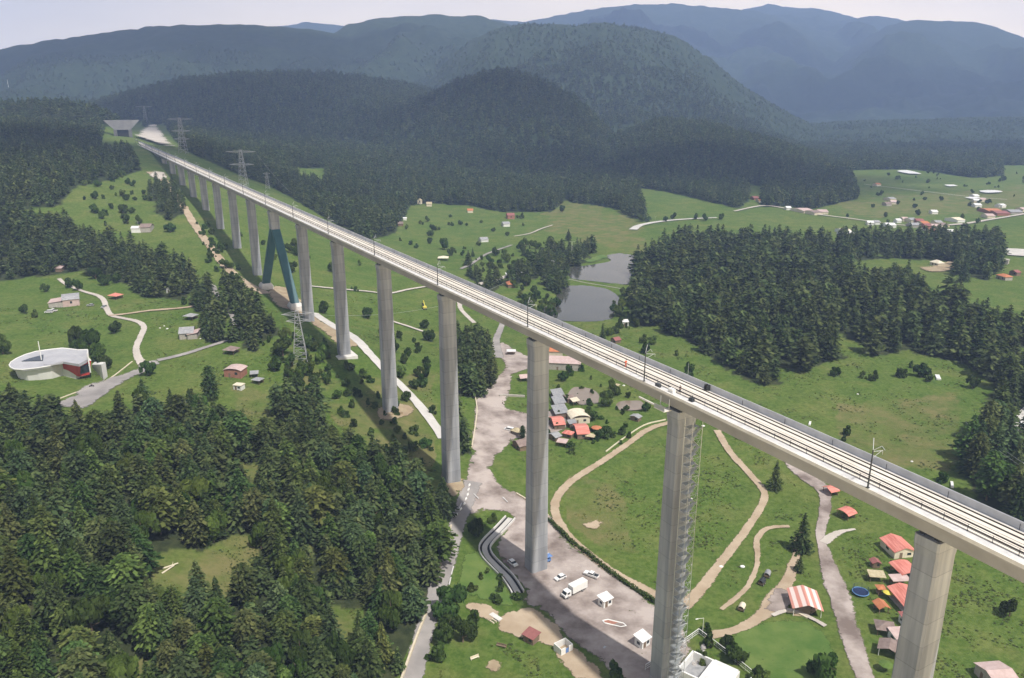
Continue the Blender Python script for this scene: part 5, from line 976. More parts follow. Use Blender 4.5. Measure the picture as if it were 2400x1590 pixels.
for i in range(len(roof)): a, b = roof[i - 1], roof[i]; mb.tube((*a, 7.0), (*b, 7.0), .28, .28, 6)
mb.build('parapet', 'museumwhite', e)
up = pz(f([(470,1125),(540,1095),(620,1072),(700,1080),(800,1100),(985,1150),(880,1205),(700,1172),(560,1195),(480,1190)]), 8.3)
mb = MB(); mb.prism(up, 7.003, [7.4, 7.6, 8.0, 8.3, 8.5, 8.6, 8.4, 8.0, 7.6, 7.3]); mb.build('roof_terrace', 'museumroof', e)
mb = MB(); mb.prism(pz(f([(240,1172),(330,1140),(485,1100),(482,1166)]), 7.3), 7.002, 7.35); mb.build('skylight', 'glass', e)  # dark glass sheet stands in for the shade of a sunken courtyard
mb = MB(); mb.prism(pz(f([(968,1040),(976,1040),(990,1142),(975,1146)]), 9), 2, [11.5, 11.5, 8.2, 8.2]); mb.build('fin_wall', 'museumwhite', e)
rt = pz(f([(690,1176),(880,1213),(1012,1166),(850,1120)]), 7.4); rb = pz(f([(716,1310),(882,1346),(1004,1320),(830,1270)]), .9)
mb = MB(); mb.prism(rb, .9, 7.2, rt); rbx = mb.build('red_box', 'museumred', e)
def q3(p, z): return (p[0], p[1], z)
A_, B_, Cc, Dd = q3(rb[1], .9), q3(rb[2], .9), q3(rt[2], 7.2), q3(rt[1], 7.2); lerp = lambda u, v: tuple((1 - v) * ((1 - u) * A_[i] + u * B_[i]) + v * ((1 - u) * Dd[i] + u * Cc[i]) for i in range(3))
nrm = (Vector(B_) - Vector(A_)).cross(Vector(Dd) - Vector(A_)).normalized(); mb = MB(); g4 = [Vector(lerp(u, v)) for u, v in ((.12, .2), (.9, .2), (.9, .86), (.12, .86))]
mb.loft([[tuple(p + nrm * s) for p in g4] for s in (-.05, .06)]); wq = mb.build('window', 'glass', rbx)
mb = MB(); b0 = pz([(97.5, 600 + 1165 / k)], 7)[0]; mb.tube((b0[0], b0[1], 7.0), (b0[0], b0[1], 16.5), .25, .16, 8); mb.build('roof_mast', 'white', e)
mb = MB(); rp = pz(f([(1015,1165),(1045,1135),(1185,1250),(1140,1290)]), 3); mb.prism(rp, -1.5, [6.5, 6.0, .8, .8]); mb.build('ramp', 'museumwhite', e)
x, y, z = at(135, 850)
# kerbs and walls along roads
def wall_line(name, label, pts, h, t, m, cat, dz=0):
    a = np.array(pts, float); g = ground(a[:, 0], a[:, 1]); Q = resample(g[:, :2], 2.0); mb = MB(); rings = []
    tn_ = np.gradient(Q, axis=0); tn_ /= np.hypot(tn_[:, 0], tn_[:, 1])[:, None] + 1e-9
    for q, d in zip(Q, tn_):
        n_ = (-d[1] * t / 2, d[0] * t / 2); zz = float(H(q[0], q[1])); rings.append([(q[0] - n_[0], q[1] - n_[1], zz - .4), (q[0] + n_[0], q[1] + n_[1], zz - .4), (q[0] + n_[0], q[1] + n_[1], zz + h), (q[0] - n_[0], q[1] - n_[1], zz + h)])
    mb.loft(rings); o = mb.build(name, m); return tag(o, label, cat)
wall_line('kerb_wall', 'long cream wall along the left side of the lower road, upper stretch', [(1058,1234),(1046,1270),(1036,1310),(1028,1345),(1022,1370)], .8, .5, 'kerb', 'wall')
wall_line('kerb_wall', 'cream wall along the left side of the lower road at the bottom edge', [(1000,1440),(985,1475),(968,1520),(950,1570),(930,1630)], .9, .6, 'kerb', 'wall')
wall_line('kerb', 'yellowish kerb round the forecourt of the white building', [(140,935),(180,920),(225,905),(262,885),(285,868),(310,848)], .3, .6, 'kerb', 'kerb')
wall_line('kerb', 'cream kerb along the left side of the yard beside the dark tree belt', [(1104,868),(1110,890),(1114,930),(1118,960),(1114,1000),(1106,1050)], .7, .5, 'kerb', 'kerb')
wall_line('garden_wall', 'pale low wall between yard and loop track at the tall pier', [(1210,1160),(1235,1175),(1285,1212)], .9, .5, 'kerb', 'wall')
wall_line('fence_rail', 'thin pale fence along the outer side of the loop track near the village', [(1560,985),(1510,998),(1460,1030),(1420,1060)], .6, .25, 'cream', 'fence')
wall_line('stone_wall', 'dark dry stone wall along the top of the car park lawn', [(1170,930),(1190,929),(1230,931)], 1.0, .9, 'stone', 'wall')
wall_line('pond_wall', 'grass-topped masonry wall between the two ponds', [(1333,655),(1375,664),(1420,671),(1460,678)], .3, .8, 'stone', 'wall')
wall_line('log_edge', 'pale logs along the path in front of the striped barn', [(1838,1434),(1868,1438),(1892,1450)], .45, .5, 'cream', 'edging')
mbk = [(1100,1140,.9),(1098,1150,.9),(1096,1162,.9),(1092,1172,.9),(1088,1184,.9),(1080,1196,.9),(1070,1210,.9)]
for i, (px, py, h) in enumerate(mbk):
    x, y, z = at(px, py); mb = MB(); mb.loft([[(u, v, zz) for u, v in chrect(a, b, .05)] for a, b, zz in ((1.7, .6, -.1), (1.5, .35, .45), (1.4, .22, h))]); o = mb.build('road_barrier', 'white'); o.location = (x, y, z); o.rotation_euler = (0, 0, R(65)); tag(o, 'white road barrier in the line across the road mouth below the pier foot', 'barrier', 'white barriers across the road mouth')
# drainage channel with concrete sides
a = np.array([(1196,1216),(1172,1242),(1146,1268),(1136,1285),(1142,1305),(1165,1330),(1190,1355),(1206,1378),(1214,1392)], float); g = ground(a[:, 0], a[:, 1]); Q = resample(g[:, :2], 1.5); tn_ = np.gradient(Q, axis=0); tn_ /= np.hypot(tn_[:, 0], tn_[:, 1])[:, None]
e = empty('drainage_channel', (0, 0, 0), 0, 'curved concrete drainage channel with pale edges and a grey floor beside the yard', 'channel'); zc0 = [float(H(*q)) for q in Q]
for nm, m_, lo, hi, z0, z1 in (('floor', 'service', -.9, .9, .1, .3), ('side_wall', 'cornice', -2.1, -1.7, -.3, .95), ('side_wall', 'cornice', 1.7, 2.1, -.3, .95), ('channel_bed', 'stone', -1.7, 1.7, -.2, .14)):
    mb = MB(); mb.loft([[(q[0] - d[1] * w_, q[1] + d[0] * w_, z_ + h_) for w_, h_ in ((lo, z0), (hi, z0), (hi, z1), (lo, z1))] for q, d, z_ in zip(Q, tn_, zc0)]); mb.build(nm, m_ if nm != 'channel_bed' else 'dark', e)
# construction pit at the foot of the thickest pier
a = [(1512,1572),(1545,1552),(1637,1487),(1700,1535),(1770,1592),(1700,1660),(1580,1640)]
g = [at(*p) for p in a]; e = empty('site_fence', (0, 0, 0), 0, 'pale mesh construction fence round the pit at the thickest pier', 'fence'); rl = MB()
for i in range(len(g) - 1):
    p, q = Vector(g[i]), Vector(g[i + 1]); n_ = max(1, int((q - p).length / 3)); 
    for j in range(n_ + (i == len(g) - 2)):
        s = p.lerp(q, j / n_); mb = MB(); mb.tube(s - Vector((0, 0, .3)), s + Vector((0, 0, 1.9)), .07); mb.build('post', 'white', e)
    for zz in (.5, 1.2, 1.9): rl.tube(p + Vector((0, 0, zz)), q + Vector((0, 0, zz)), .06 if zz < 1.5 else .11)
rl.build('mesh_rails', 'white', e)
x, y, z = at(1660, 1590); e = empty('water_tank', (x, y, z), R(-38), 'open white concrete tank with inner partition at the bottom edge beside the pier', 'tank')
mb = MB()
for bx, by, sx, sy in ((0, 4, 13, .5), (0, -5, 13, .5), (-6.5, -.5, .5, 9.5), (6.5, -.5, .5, 9.5), (-.5, -.5, .45, 8.5)): mb.box(bx, by, -.5, sx, sy, 3.4)
mb.build('wall', 'white', e); mb = MB(); mb.box(0, -.5, -.5, 12.5, 8.5, .9); mb.build('floor', 'grey', e); mb = MB(); mb.box(3.1, -.5, 2.91, 6.6, 9.4, .25); mb.build('roof', 'whiteroof', e)
for k in range(16):
    u = Vector((random.gauss(0, 26), random.gauss(0, 20), 0)); x, y, z = at(1610 + u.x, 1535 + u.y); s = random.uniform(.5, 1.3); mb = MB(); mb.ball(0, 0, s * .3, s, s * random.uniform(.6, 1), s * .55, 7, 4)
    mb.v = [(v[0] * random.uniform(.85, 1.15), v[1] * random.uniform(.85, 1.15), v[2] * random.uniform(.85, 1.15)) for v in mb.v]; o = mb.build('rubble_boulder', 'rock'); o.location = (x, y, z); o.rotation_euler = (0, 0, random.uniform(0, 6)); tag(o, 'grey broken boulder in the rubble heap at the foot of the thickest pier', 'boulder', 'boulders of the rubble heap at the pier foot')
def pole(name, label, px, py, h, cat, m='galv', arms=0, lamp=True, r=.1):
    x, y, z = at(px, py); e = empty(name, (x, y, z), random.uniform(-.3, .3), label, cat); mb = MB(); mb.tube((0, 0, -.3), (0, 0, h), r, r * .6, 8); mb.build('pole', m, e)
    for s in (range(arms) if arms else ()):
        d = (-1, 1)[s % 2]; mb = MB(); mb.tube((0, 0, h - .1), (d * 1.8, 0, h + .1), .05); mb.build('arm', m, e)
        if lamp: mb = MB(); mb.box(d * 2.2, 0, h, .8, .3, .14); mb.build('lamp_head', 'white', e)
    return e
pole('street_lamp', 'double-armed lamp on a tall white pole among the trees by the upper pond', 1340, 600, 14, 'street lamp', 'white', 2, r=.18)
pole('street_lamp', 'leaning pale lamp pole beside the tall dark pond conifer', 1298, 640, 11, 'street lamp', 'white', 1, r=.18)
pole('street_lamp', 'lamp at the corner of the construction fence', 1646, 1490, 6, 'street lamp', 'white', 1)
pole('utility_pole', 'left one of the two grey poles beside the dark tree belt', 1094, 1050, 9, 'pole', 'galv', 1, False); pole('utility_pole', 'right one of the two grey poles beside the dark tree belt', 1099, 1054, 9, 'pole', 'galv', 1, False)
pole('radio_mast', 'thin white radio mast on the far left mountain side', 22, 216, 42, 'mast', 'white', 0, r=.9)
pole('utility_pole', 'wooden pole at the foot of the tall dark conifer by the lane', 1878, 1296, 8, 'pole', 'wood', 1, False)
pole('utility_pole', 'pole left of the grey peaked hut by the house pair', 326, 545, 9, 'pole', 'galv', 2, False)
pole('utility_pole', 'pole beside the far valley road end', 1535, 525, 9, 'pole', 'galv', 2, False)
pole('street_lamp', 'white pole behind the deck near the cable drum', 1612, 884, 8, 'street lamp', 'white', 0)
def pylon(label, px, py, h, tw, bw, zlev, ang=0):
    x, y, z = at(px, py); e = empty('power_pylon', (x, y, z), R(ang), label, 'pylon', 'power pylons'); mb = MB(); r = .10 * h / 30
    nb = 9; L4 = lambda t: bw / 2 * (1 - t) + .9 * t * h / 34
    for k_ in range(nb):
        t0, t1 = k_ / nb, (k_ + 1) / nb; c0 = [(sx * L4(t0), sy * L4(t0), h * t0) for sx, sy in ((-1, -1), (1, -1), (1, 1), (-1, 1))]; c1 = [(sx * L4(t1), sy * L4(t1), h * t1) for sx, sy in ((-1, -1), (1, -1), (1, 1), (-1, 1))]
        for i in range(4): mb.tube(c0[i], c1[i], r * 1.3, n=4); mb.tube(c0[i], c1[(i + 1) % 4], r * .8, n=4); mb.tube(c1[i], c1[(i + 1) % 4], r * .8, n=4)
    mb.build('tower', 'pylon', e)
    for zz, wd in zlev:
        mb = MB(); mb.tube((-wd, 0, zz), (wd, 0, zz), r * 1.5, n=4); mb.tube((-wd, 0, zz), (0, 0, zz + 1.6), r, n=4); mb.tube((wd, 0, zz), (0, 0, zz + 1.6), r, n=4); mb.tube((-wd, 0, zz), (0, 0, zz - 1.5), r, n=4); mb.tube((wd, 0, zz), (0, 0, zz - 1.5), r, n=4); mb.build('crossarm', 'pylon', e)
    return e, (x, y, z)
pylon('white lattice pylon standing in the shrubs in front of the teal steel pier', 705, 850, 27, 0, 7, ((25.5, 7.5), (22, 5.5)), 12)
pylon('tall lattice pylon with wide top beam behind the middle of the distant deck', 572, 440, 42, 0, 9, ((40, 17), (26, 14)), 0)
pylon('tall lattice pylon with wide top beam right of the tunnel mouth', 430, 360, 44, 0, 9, ((42.5, 15), (28, 12), (18, 10)), 0)
pylon('faint lattice pylon on the ridge straight above the tunnel', 343, 295, 46, 0, 9, ((45, 20),), 0)
pylon('small pylon among the shrubs right of the wide-beam pylon', 628, 445, 20, 0, 5, ((19, 4), (15, 4)), 10)
# power lines: sagging cables slung over the valley
def cable(label, pts):
    mb = MB(); 
    for a_, b_ in zip(pts[:-1], pts[1:]):
        a_, b_ = Vector(a_), Vector(b_); n_ = 14; sag = (b_ - a_).length * .035; pr = None
        for j in range(n_ + 1):
            t_ = j / n_; p_ = a_.lerp(b_, t_) - Vector((0, 0, 4 * sag * t_ * (1 - t_)))
            if pr is not None: mb.tube(pr, p_, .05, n=4)
            pr = p_
    o = mb.build('power_cable', 'galv'); tag(o, label, 'cable', 'power cables')
p0 = Vector(at(705, 850)) + Vector((7, 0, 25)); p1 = Vector(at(1180, 700)) + Vector((0, 0, 12)); cable('sagging cable from the shrub pylon across under the deck', [p0, p1])
p0 = Vector(at(572, 440)) + Vector((17, 0, 39)); cable('cable falling from the wide-beam pylon towards the forest', [p0, Vector(at(680, 470)) + Vector((0, 0, 10))])
for dx_, lb in ((0, 'upper of the two cables over the trees at the right edge'), (4, 'lower of the two cables over the trees at the right edge')): cable(lb, [Vector(at(2250, 1060 + dx_ * 3)) + Vector((dx_, 0, 14)), Vector(at(2440, 1240)) + Vector((dx_ + 10, 0, 12))])
# tunnel mouth
x, y, z = at(290, 338); y2 = 1330.0; c_ = ray(289, 318); t_ = y2 / c_[1]; e = empty('tunnel_portal', (c_[0] * t_, y2, CAMZ + c_[2] * t_), R(24), 'grey sprayed-concrete tunnel portal with a dark mouth at the far end of the railway', 'tunnel portal')
mb = MB(); mb.loft([[(-12, 0, 9), (12, 0, 9), (27, 7, 24), (-27, 7, 24)], [(-12, 14, 9), (12, 14, 9), (27, 14, 24), (-27, 14, 24)]]); mb.build('headwall', 'portal', e)
for s in (-1, 1): mb = MB(); mb.box(s * 11, 4, -12, 5, 10, 20.9); mb.build('side_wall', 'portal', e)
mb = MB(); mb.box(0, 6, -12, 16.5, 6, 20.8); mb.build('mouth', 'dark', e)  # solid dark block paints the shade inside the tunnel opening
# --- vehicles
def wheels(e, xs, w, r=.33):
    for sx in xs:
        for s in (-1, 1):
            mb = MB(); mb.tube((s * (w / 2 - .24), sx, r), (s * (w / 2 + .01), sx, r), r, r, 12); o = mb.build('wheel', 'tyre', e); mb = MB(); mb.tube((s * (w / 2 - .1), sx, r), (s * (w / 2 + .03), sx, r), r * .6, r * .6, 10); mb.build('rim', 'silver', o)
def shell(mb, prof, w, tuck=.0):
    """side profile (y, z) swept across the width with rounded shoulders"""
    mb.loft([[(s * w / 2 * k_, y * (1 - .02 * (1 - q_)), z) for y, z in prof] for s, k_, q_ in ((-1, 1, .0), (-1, .93, 1), (1, .93, 1), (1, 1, .0))])
def car(label, px, py, ang, kind='car', m='carwhite', name='parked_car', flat=None):
    x, y, z = flat or at(px, py); z += 0 if flat else .12; e = empty(name, (x, y, z), R(ang), label, {'car': 'car', 'pickup': 'pickup', 'van': 'minivan'}[kind])
    L_, W_ = {'car': (4.1, 1.72), 'pickup': (5.2, 1.85), 'van': (4.7, 1.85)}[kind]; l = L_ / 2
    mb = MB(); body = {'car': [(-l, .3), (l, .3), (l, .75), (l * .55, .92), (-l * .98, .95), (-l, .6)], 'pickup': [(-l, .45), (l, .45), (l, 1.0), (l * .45, 1.12), (-l, 1.12)], 'van': [(-l, .35), (l, .35), (l, .85), (l * .72, 1.0), (-l, 1.05)]}[kind]
    shell(mb, body, W_); mb.build('body', m, e, bevel=.07)
    cab = {'car': [(l * .5, .9), (l * .12, 1.42), (-l * .62, 1.42), (-l * .97, .93)], 'pickup': [(l * .45, 1.1), (l * .2, 1.7), (-l * .28, 1.7), (-l * .34, 1.1)], 'van': [(l * .7, .98), (l * .38, 1.72), (-l * .9, 1.74), (-l * .99, 1.02)]}[kind]
    gl = MB(); gl.loft([[(s * W_ / 2 * (.9 if zz < 1.2 else .8), yy, zz - .02) for yy, zz in cab] for s in (-1, 1)]); gl.build('window', 'glass', e)
    ty = [q[0] for q in cab[1:3]]; mb = MB(); mb.loft([[(s * W_ / 2 * .84, yy, cab[1][1] + dz) for yy, dz in ((ty[0] + .12, -.07), (ty[1] - .12, -.07), (ty[1], .05), (ty[0], .05))] for s in (-1, 1)]); mb.build('roof', m, e, bevel=.03)
    if kind == 'pickup': mb = MB(); mb.box(0, -l * .67, 1.121, W_ * .8, l * .58, .05); mb.build('bed_cover', 'steel', e)
    for s in (-1, 1): mb = MB(); mb.box(s * W_ * .36, l - .03, .68, .36, .08, .15); mb.build('headlight', 'lamp', e)
    for s in (-1, 1): mb = MB(); mb.box(s * W_ * .4, -l - .02, .72, .2, .06, .18); mb.build('tail_light', 'redcar', e)
    wheels(e, (l * .62, -l * .6), W_); return e
car('small white car parked alone in the sunlit yard', 1313, 1358, 125)
car('white pickup with dark bed cover parked behind the box truck', 1386, 1352, 55, 'pickup')
car('white car with doors open in the bridge shadow by the channel', 1202, 1324, -145, name='parked_car')
car('white minivan parked at the edge of the yard left of the tall pier', 1193, 1010, 62, 'van')
car('white car on the road at the right edge of the photo', 2400, 1088, 160)
car('white van with blue stripe at the right edge beside the trees', 2396, 1000, 175, 'van')
car('dark car parked on the valley road near the right edge', 2366, 598, 85, 'car', 'cardark')
car('small grey car at the wing of the arched farmhouse', 212, 718, 100, 'car', 'silver')
car('white trailer van left below the arched farmhouse', 115, 734, 95, 'van')
car('white pickup parked next to the white trailer van', 124, 731, 92, 'pickup')
car('grey car climbing the gravel path on the left meadow', 244, 722, 170, 'car', 'silver')
x, y, z = at(1345, 1392); e = empty('box_truck', (x, y, z + .12), R(-52 + 180), 'white box truck parked between the small car and the pickup', 'truck')
mb = MB(); mb.box(0, -1.6, .95, 2.4, 6.2, 2.5); mb.build('cargo_box', 'white', e, bevel=.04); mb = MB(); mb.box(0, .2, .55, 1.0, 8.6, .35); mb.build('chassis', 'steel', e)
mb = MB(); shell(mb, [(2.0, .6), (4.5, .6), (4.5, 1.35), (4.15, 1.5), (3.7, 2.4), (2.0, 2.45)], 2.1); mb.build('cab', 'carwhite', e, bevel=.06)
mb = MB(); mb.loft([[(s * .9, yy, zz) for yy, zz in ((4.2, 1.52), (3.78, 2.3), (3.84, 2.32), (4.26, 1.54))] for s in (-1, 1)]); mb.build('windscreen', 'glass', e)
for s in (-1, 1): mb = MB(); mb.box(s * 1.05, 3.1, 1.5, .05, 1.0, .65); mb.build('side_window', 'glass', e)
for s in (-1, 1): mb = MB(); mb.box(s * .8, 4.5, .9, .35, .08, .2); mb.build('headlight', 'lamp', e)
wheels(e, (3.4, -2.9), 2.2, .45)
# blue canopied cart at the tall pier
x, y, z = at(1282, 1318); e = empty('market_cart', (x, y, z + .1), R(30), 'blue and white canopied cart at the foot of the tall pier', 'cart'); mb = MB(); mb.box(0, 0, .5, 2.4, 1.4, .9); mb.build('body', 'blue', e)
mb = MB(); hip(mb, 2.8, 1.9, 2.3, .6, .2); mb.build('canopy', 'blue', e); mb = MB(); mb.box(0, 1.2, 2.1, 3.2, .8, .08); mb.build('awning', 'white', e)
for sx in (-1, 1):
    for sy in (-1, 1): mb = MB(); mb.tube((sx * 1.1, sy * .6, 1.38), (sx * 1.2, sy * .75, 2.3), .04); mb.build('post', 'white', e)
wheels(e, (-.45, .45), 1.6, .28)
# trampoline, parasols
x, y, z = at(2016, 1392); e = empty('trampoline', (x, y, z), 0, 'round dark blue trampoline with pale blue rim and safety net', 'trampoline'); mb = MB(); mb.tube((0, 0, .75), (0, 0, .8), 2.3, 2.3, 24); mb.build('mat', 'navy', e)
mb = MB()
for i in range(24): a0, a1 = i * math.pi / 12, (i + 1) * math.pi / 12; mb.tube((2.4 * math.cos(a0), 2.4 * math.sin(a0), .8), (2.4 * math.cos(a1), 2.4 * math.sin(a1), .8), .14)
mb.build('rim', 'skyblue', e)
for i in range(6): a0 = i * math.pi / 3; mb = MB(); mb.tube((2.35 * math.cos(a0), 2.35 * math.sin(a0), -.2), (2.35 * math.cos(a0), 2.35 * math.sin(a0), 2.5), .05); mb.build('net_pole', 'navy', e)
mb = MB()
for i in range(48):
    a0 = i * math.pi / 24; mb.tube((2.35 * math.cos(a0), 2.35 * math.sin(a0), .8), (2.35 * math.cos(a0), 2.35 * math.sin(a0), 2.4), .015, n=3)
for zz in (1.3, 1.8, 2.4):
    for i in range(24): a0, a1 = i * math.pi / 12, (i + 1) * math.pi / 12; mb.tube((2.35 * math.cos(a0), 2.35 * math.sin(a0), zz), (2.35 * math.cos(a1), 2.35 * math.sin(a1), zz), .02, n=3)
mb.build('safety_net', 'navy', e)
def parasol(label, px, py, m, r=1.8, h=2.4):
    x, y, z = at(px, py); e = empty('parasol', (x, y, z), 0, label, 'parasol'); mb = MB(); mb.tube((0, 0, -.2), (0, 0, h), .04); mb.build('pole', 'wood', e); mb = MB(); mb.loft([[(rr * math.cos(a), rr * math.sin(a), zz) for a in np.linspace(0, 6.283, 9)[:-1]] for rr, zz in ((r, h - .35), (r * .5, h - .05), (.05, h + .15), (.03, h + .1), (r * .5, h - .1), (r * .98, h - .4))]); mb.build('canopy', m, e)
parasol('orange parasol at the right end of the long red cabin', 1398, 1012, 'orange', 2.6); parasol('yellow parasol beside the orange play tower', 2080, 1402, 'yellow', 1.6); parasol('dark green parasol at the bottom of the hut row', 2074, 1572, 'lush', 1.9); parasol('yellow parasol next to the tan hut in the village', 1400, 1026, 'yellow', 1.4)
# little tree-house carts beside the lane
def wagon(label, px, py, m, ang):
    x, y, z = at(px, py); e = empty('covered_wagon', (x, y, z), R(ang), label, 'wagon'); mb = MB(); mb.box(0, 0, .5, 1.6, 2.4, .7); mb.build('body', 'wood', e); mb = MB(); barrel(mb, 1.7, 2.4, 1.3, .8, .1); mb.build('cover', m, e); wheels(e, (-.7, .7), 1.8, .42)
    mb = MB(); mb.tube((0, 1.2, .6), (0, 2.9, .3), .05); mb.build('drawbar', 'wood', e)
wagon('grey covered wagon higher up the grass between the tracks', 1798, 1352, 'grey', -30); wagon('dark small cart below the grey covered wagon', 1785, 1370, 'steel', -40); wagon('pale covered wagon lowest on the grass near the striped barn path', 1738, 1430, 'cream', -30)
# yellow excavator on the slope
x, y, z = at(995, 725); e = empty('excavator', (x, y, z), R(20), 'yellow excavator on the rough slope left of the tall pier', 'excavator')
for s in (-1, 1): mb = MB(); mb.box(s * 1.1, 0, 0, .6, 4.0, .9); mb.build('crawler_track', 'tyre', e, bevel=.2)
mb = MB(); mb.box(0, -.3, 1.0, 2.5, 3.2, 1.3); mb.build('body', 'yellow', e, bevel=.1); mb = MB(); mb.box(-.6, .9, 2.3, 1.1, 1.3, 1.0); mb.build('cab', 'glass', e); mb = MB(); mb.tube((.5, 1.2, 2.0), (.5, 4.5, 5.2), .35, .25); mb.tube((.5, 4.5, 5.2), (.5, 7.4, 2.6), .25, .18); mb.build('boom', 'yellow', e); mb = MB(); mb.box(.5, 7.5, 1.6, 1.0, 1.0, 1.0); mb.build('bucket', 'steel', e)
# --- people
def person(label, loc, ang, top, legs, pose='stand', k=1.0):
    e = empty('person', loc, R(ang), label, 'person')
    if pose == 'stand': J = {'p': (0, 0, .95), 'c': (0, .02, 1.38), 'n': (0, .02, 1.5), 'h': (0, .04, 1.63), 't': (0, .03, 1.74), 'kl': (-.11, .04, .5), 'fl': (-.12, 0, .06), 'gl': (-.13, .14, .03), 'kr': (.11, .02, .5), 'fr': (.13, -.05, .06), 'gr': (.14, .1, .03), 'sl': (-.2, .02, 1.4), 'el': (-.28, .05, 1.12), 'wl': (-.26, .2, .92), 'sr': (.2, .02, 1.4), 'er': (.3, .02, 1.13), 'wr': (.3, .18, .95)}
    else: J = {'p': (0, -.2, .85), 'c': (0, -.02, 1.22), 'n': (0, .03, 1.34), 'h': (0, .08, 1.47), 't': (0, .08, 1.58), 'kl': (-.2, .25, .75), 'fl': (-.2, .05, .36), 'gl': (-.2, .2, .32), 'kr': (.2, .25, .75), 'fr': (.2, .05, .36), 'gr': (.2, .2, .32), 'sl': (-.2, 0, 1.26), 'el': (-.32, .22, 1.1), 'wl': (-.3, .46, 1.05), 'sr': (.2, 0, 1.26), 'er': (.32, .22, 1.1), 'wr': (.3, .46, 1.05)}
    def skin(name, m, chain, rad, root):
        ks = list(dict.fromkeys([c for ed in chain for c in ed])); me = bpy.data.meshes.new(name); me.from_pydata([tuple(np.array(J[c]) * k) for c in ks], [(ks.index(a_), ks.index(b_)) for a_, b_ in chain], []); me.materials.append(M[m]); o = bpy.data.objects.new(name, me); C.objects.link(o); o.parent = e
        o.modifiers.new('skin', 'SKIN')
        for v_, c in zip(me.skin_vertices[0].data, ks): v_.radius = (rad[c] * k,) * 2; v_.use_root = c == root
        sb = o.modifiers.new('smooth', 'SUBSURF'); sb.levels = 1; sb.render_levels = 1; return o
    rd = dict(p=.13, c=.15, n=.055, h=.1, t=.07, kl=.07, kr=.07, fl=.045, fr=.045, gl=.035, gr=.035, sl=.065, sr=.065, el=.045, er=.045, wl=.034, wr=.034)
    ch = [('p', 'c'), ('c', 'n'), ('n', 'h'), ('h', 't'), ('p', 'kl'), ('kl', 'fl'), ('fl', 'gl'), ('p', 'kr'), ('kr', 'fr'), ('fr', 'gr'), ('c', 'sl'), ('sl', 'el'), ('el', 'wl'), ('c', 'sr'), ('sr', 'er'), ('er', 'wr')]
    skin('body', 'skin', ch, rd, 'p')
    rj = {c: v_ * 1.18 + .008 for c, v_ in rd.items()}; skin('jacket', top, [('p', 'c'), ('c', 'sl'), ('sl', 'el'), ('c', 'sr'), ('sr', 'er')], rj, 'p')
    rt_ = {c: v_ * 1.2 + .01 for c, v_ in rd.items()}; skin('trousers', legs, [('p', 'kl'), ('kl', 'fl'), ('p', 'kr'), ('kr', 'fr')], rt_, 'p')
    hd = J['t']; mb = MB(); mb.ball(hd[0] * k, (hd[1] - .015) * k, (hd[2] - .01) * k, .1 * k, .115 * k, .09 * k); mb.build('hair', 'hair', e, True); return e
x, y = AX(1.30 * SPAN, -2.0); person('worker in orange clothing standing on the deck beside the near track', (x, y, ZT + .01), 30, 'hiviz', 'hiviz', k=1.12)
x, y = AX(.98 * SPAN, -2.3); person('worker in dark clothing on the deck right of the orange worker', (x, y, ZT + .01), 200, 'denim', 'denim')
g_ = at(1178, 948); person('person in white top walking across the empty car park', (g_[0], g_[1], g_[2] + .2), 160, 'white', 'denim', k=1.1)
g_ = at(1276, 1300); person('person in pale top standing beside the blue canopied cart', (g_[0], g_[1], g_[2] + .12), 90, 'cream', 'denim')
g_ = at(215, 908); zz = g_[2] + .2; A_g = R(-70)
e = empty('motorcycle', (g_[0], g_[1], zz), A_g, 'dark motorcycle carrying a rider down the grey road by the white building', 'motorcycle')
for yy in (-.72, .75):
    mb = MB()
    for i in range(16): a0, a1 = i * math.pi / 8, (i + 1) * math.pi / 8; mb.tube((0, yy + .31 * math.cos(a0), .33 + .31 * math.sin(a0)), (0, yy + .31 * math.cos(a1), .33 + .31 * math.sin(a1)), .06, n=6)
    mb.tube((-.04, yy, .33), (.04, yy, .33), .22, n=12); mb.build('wheel', 'tyre', e)
mb = MB(); mb.tube((0, -.7, .35), (0, 0, .6), .1); mb.tube((0, 0, .55), (0, .45, .85), .16, .12); mb.box(0, 0, .35, .3, .5, .35); mb.tube((0, .75, .33), (0, .48, 1.0), .05); mb.build('frame', 'steel', e); mb = MB(); mb.box(0, -.3, .74, .3, .75, .1); mb.build('seat', 'tyre', e); mb = MB(); mb.ball(0, .2, .88, .17, .28, .16); mb.build('tank', 'cardark', e, True); mb = MB(); mb.tube((-.36, .42, 1.04), (.36, .42, 1.04), .025); mb.build('handlebar', 'steel', e)
person('rider in dark clothing seated on the motorcycle by the white building', (g_[0], g_[1], zz), -70, 'cardark', 'denim', 'ride')
# things on the deck
x, y = AX(.95 * SPAN, 4.4); e = empty('cable_drum', (x, y, ZT - .2), ANG, 'dark cable drum standing against the far barrier of the deck', 'drum')
mb = MB(); mb.tube((-.35, 0, .8), (.35, 0, .8), .5, n=14); mb.build('coil', 'rail', e)
for s in (-.4, .4): mb = MB(); mb.tube((s - .04, 0, .8), (s + .04, 0, .8), .8, n=16); mb.build('flange', 'steel', e)
def crate(label, t, w_, sx, sy, sz, m): x, y = AX(t * SPAN, w_); mb = MB(); mb.box(0, 0, 0, sx, sy, sz); mb.box(0, 0, sz, sx * .9, sy * .9, .12); o = mb.build('equipment_case', m, None, bevel=.04); o.location = (x, y, ZT - .2); o.rotation_euler = (0, 0, ANG); tag(o, label, 'case')
crate('black case on the walkway at the mast by the orange worker', 1.07, -3.9, 1.4, .8, .8, 'cardark'); crate('white machine box on the walkway right of the black case', 1.0, -3.6, 1.6, 1.0, .9, 'white'); crate('dark toolbox on the walkway farther right of the white machine box', .9, -3.4, 1.2, .8, .7, 'steel')
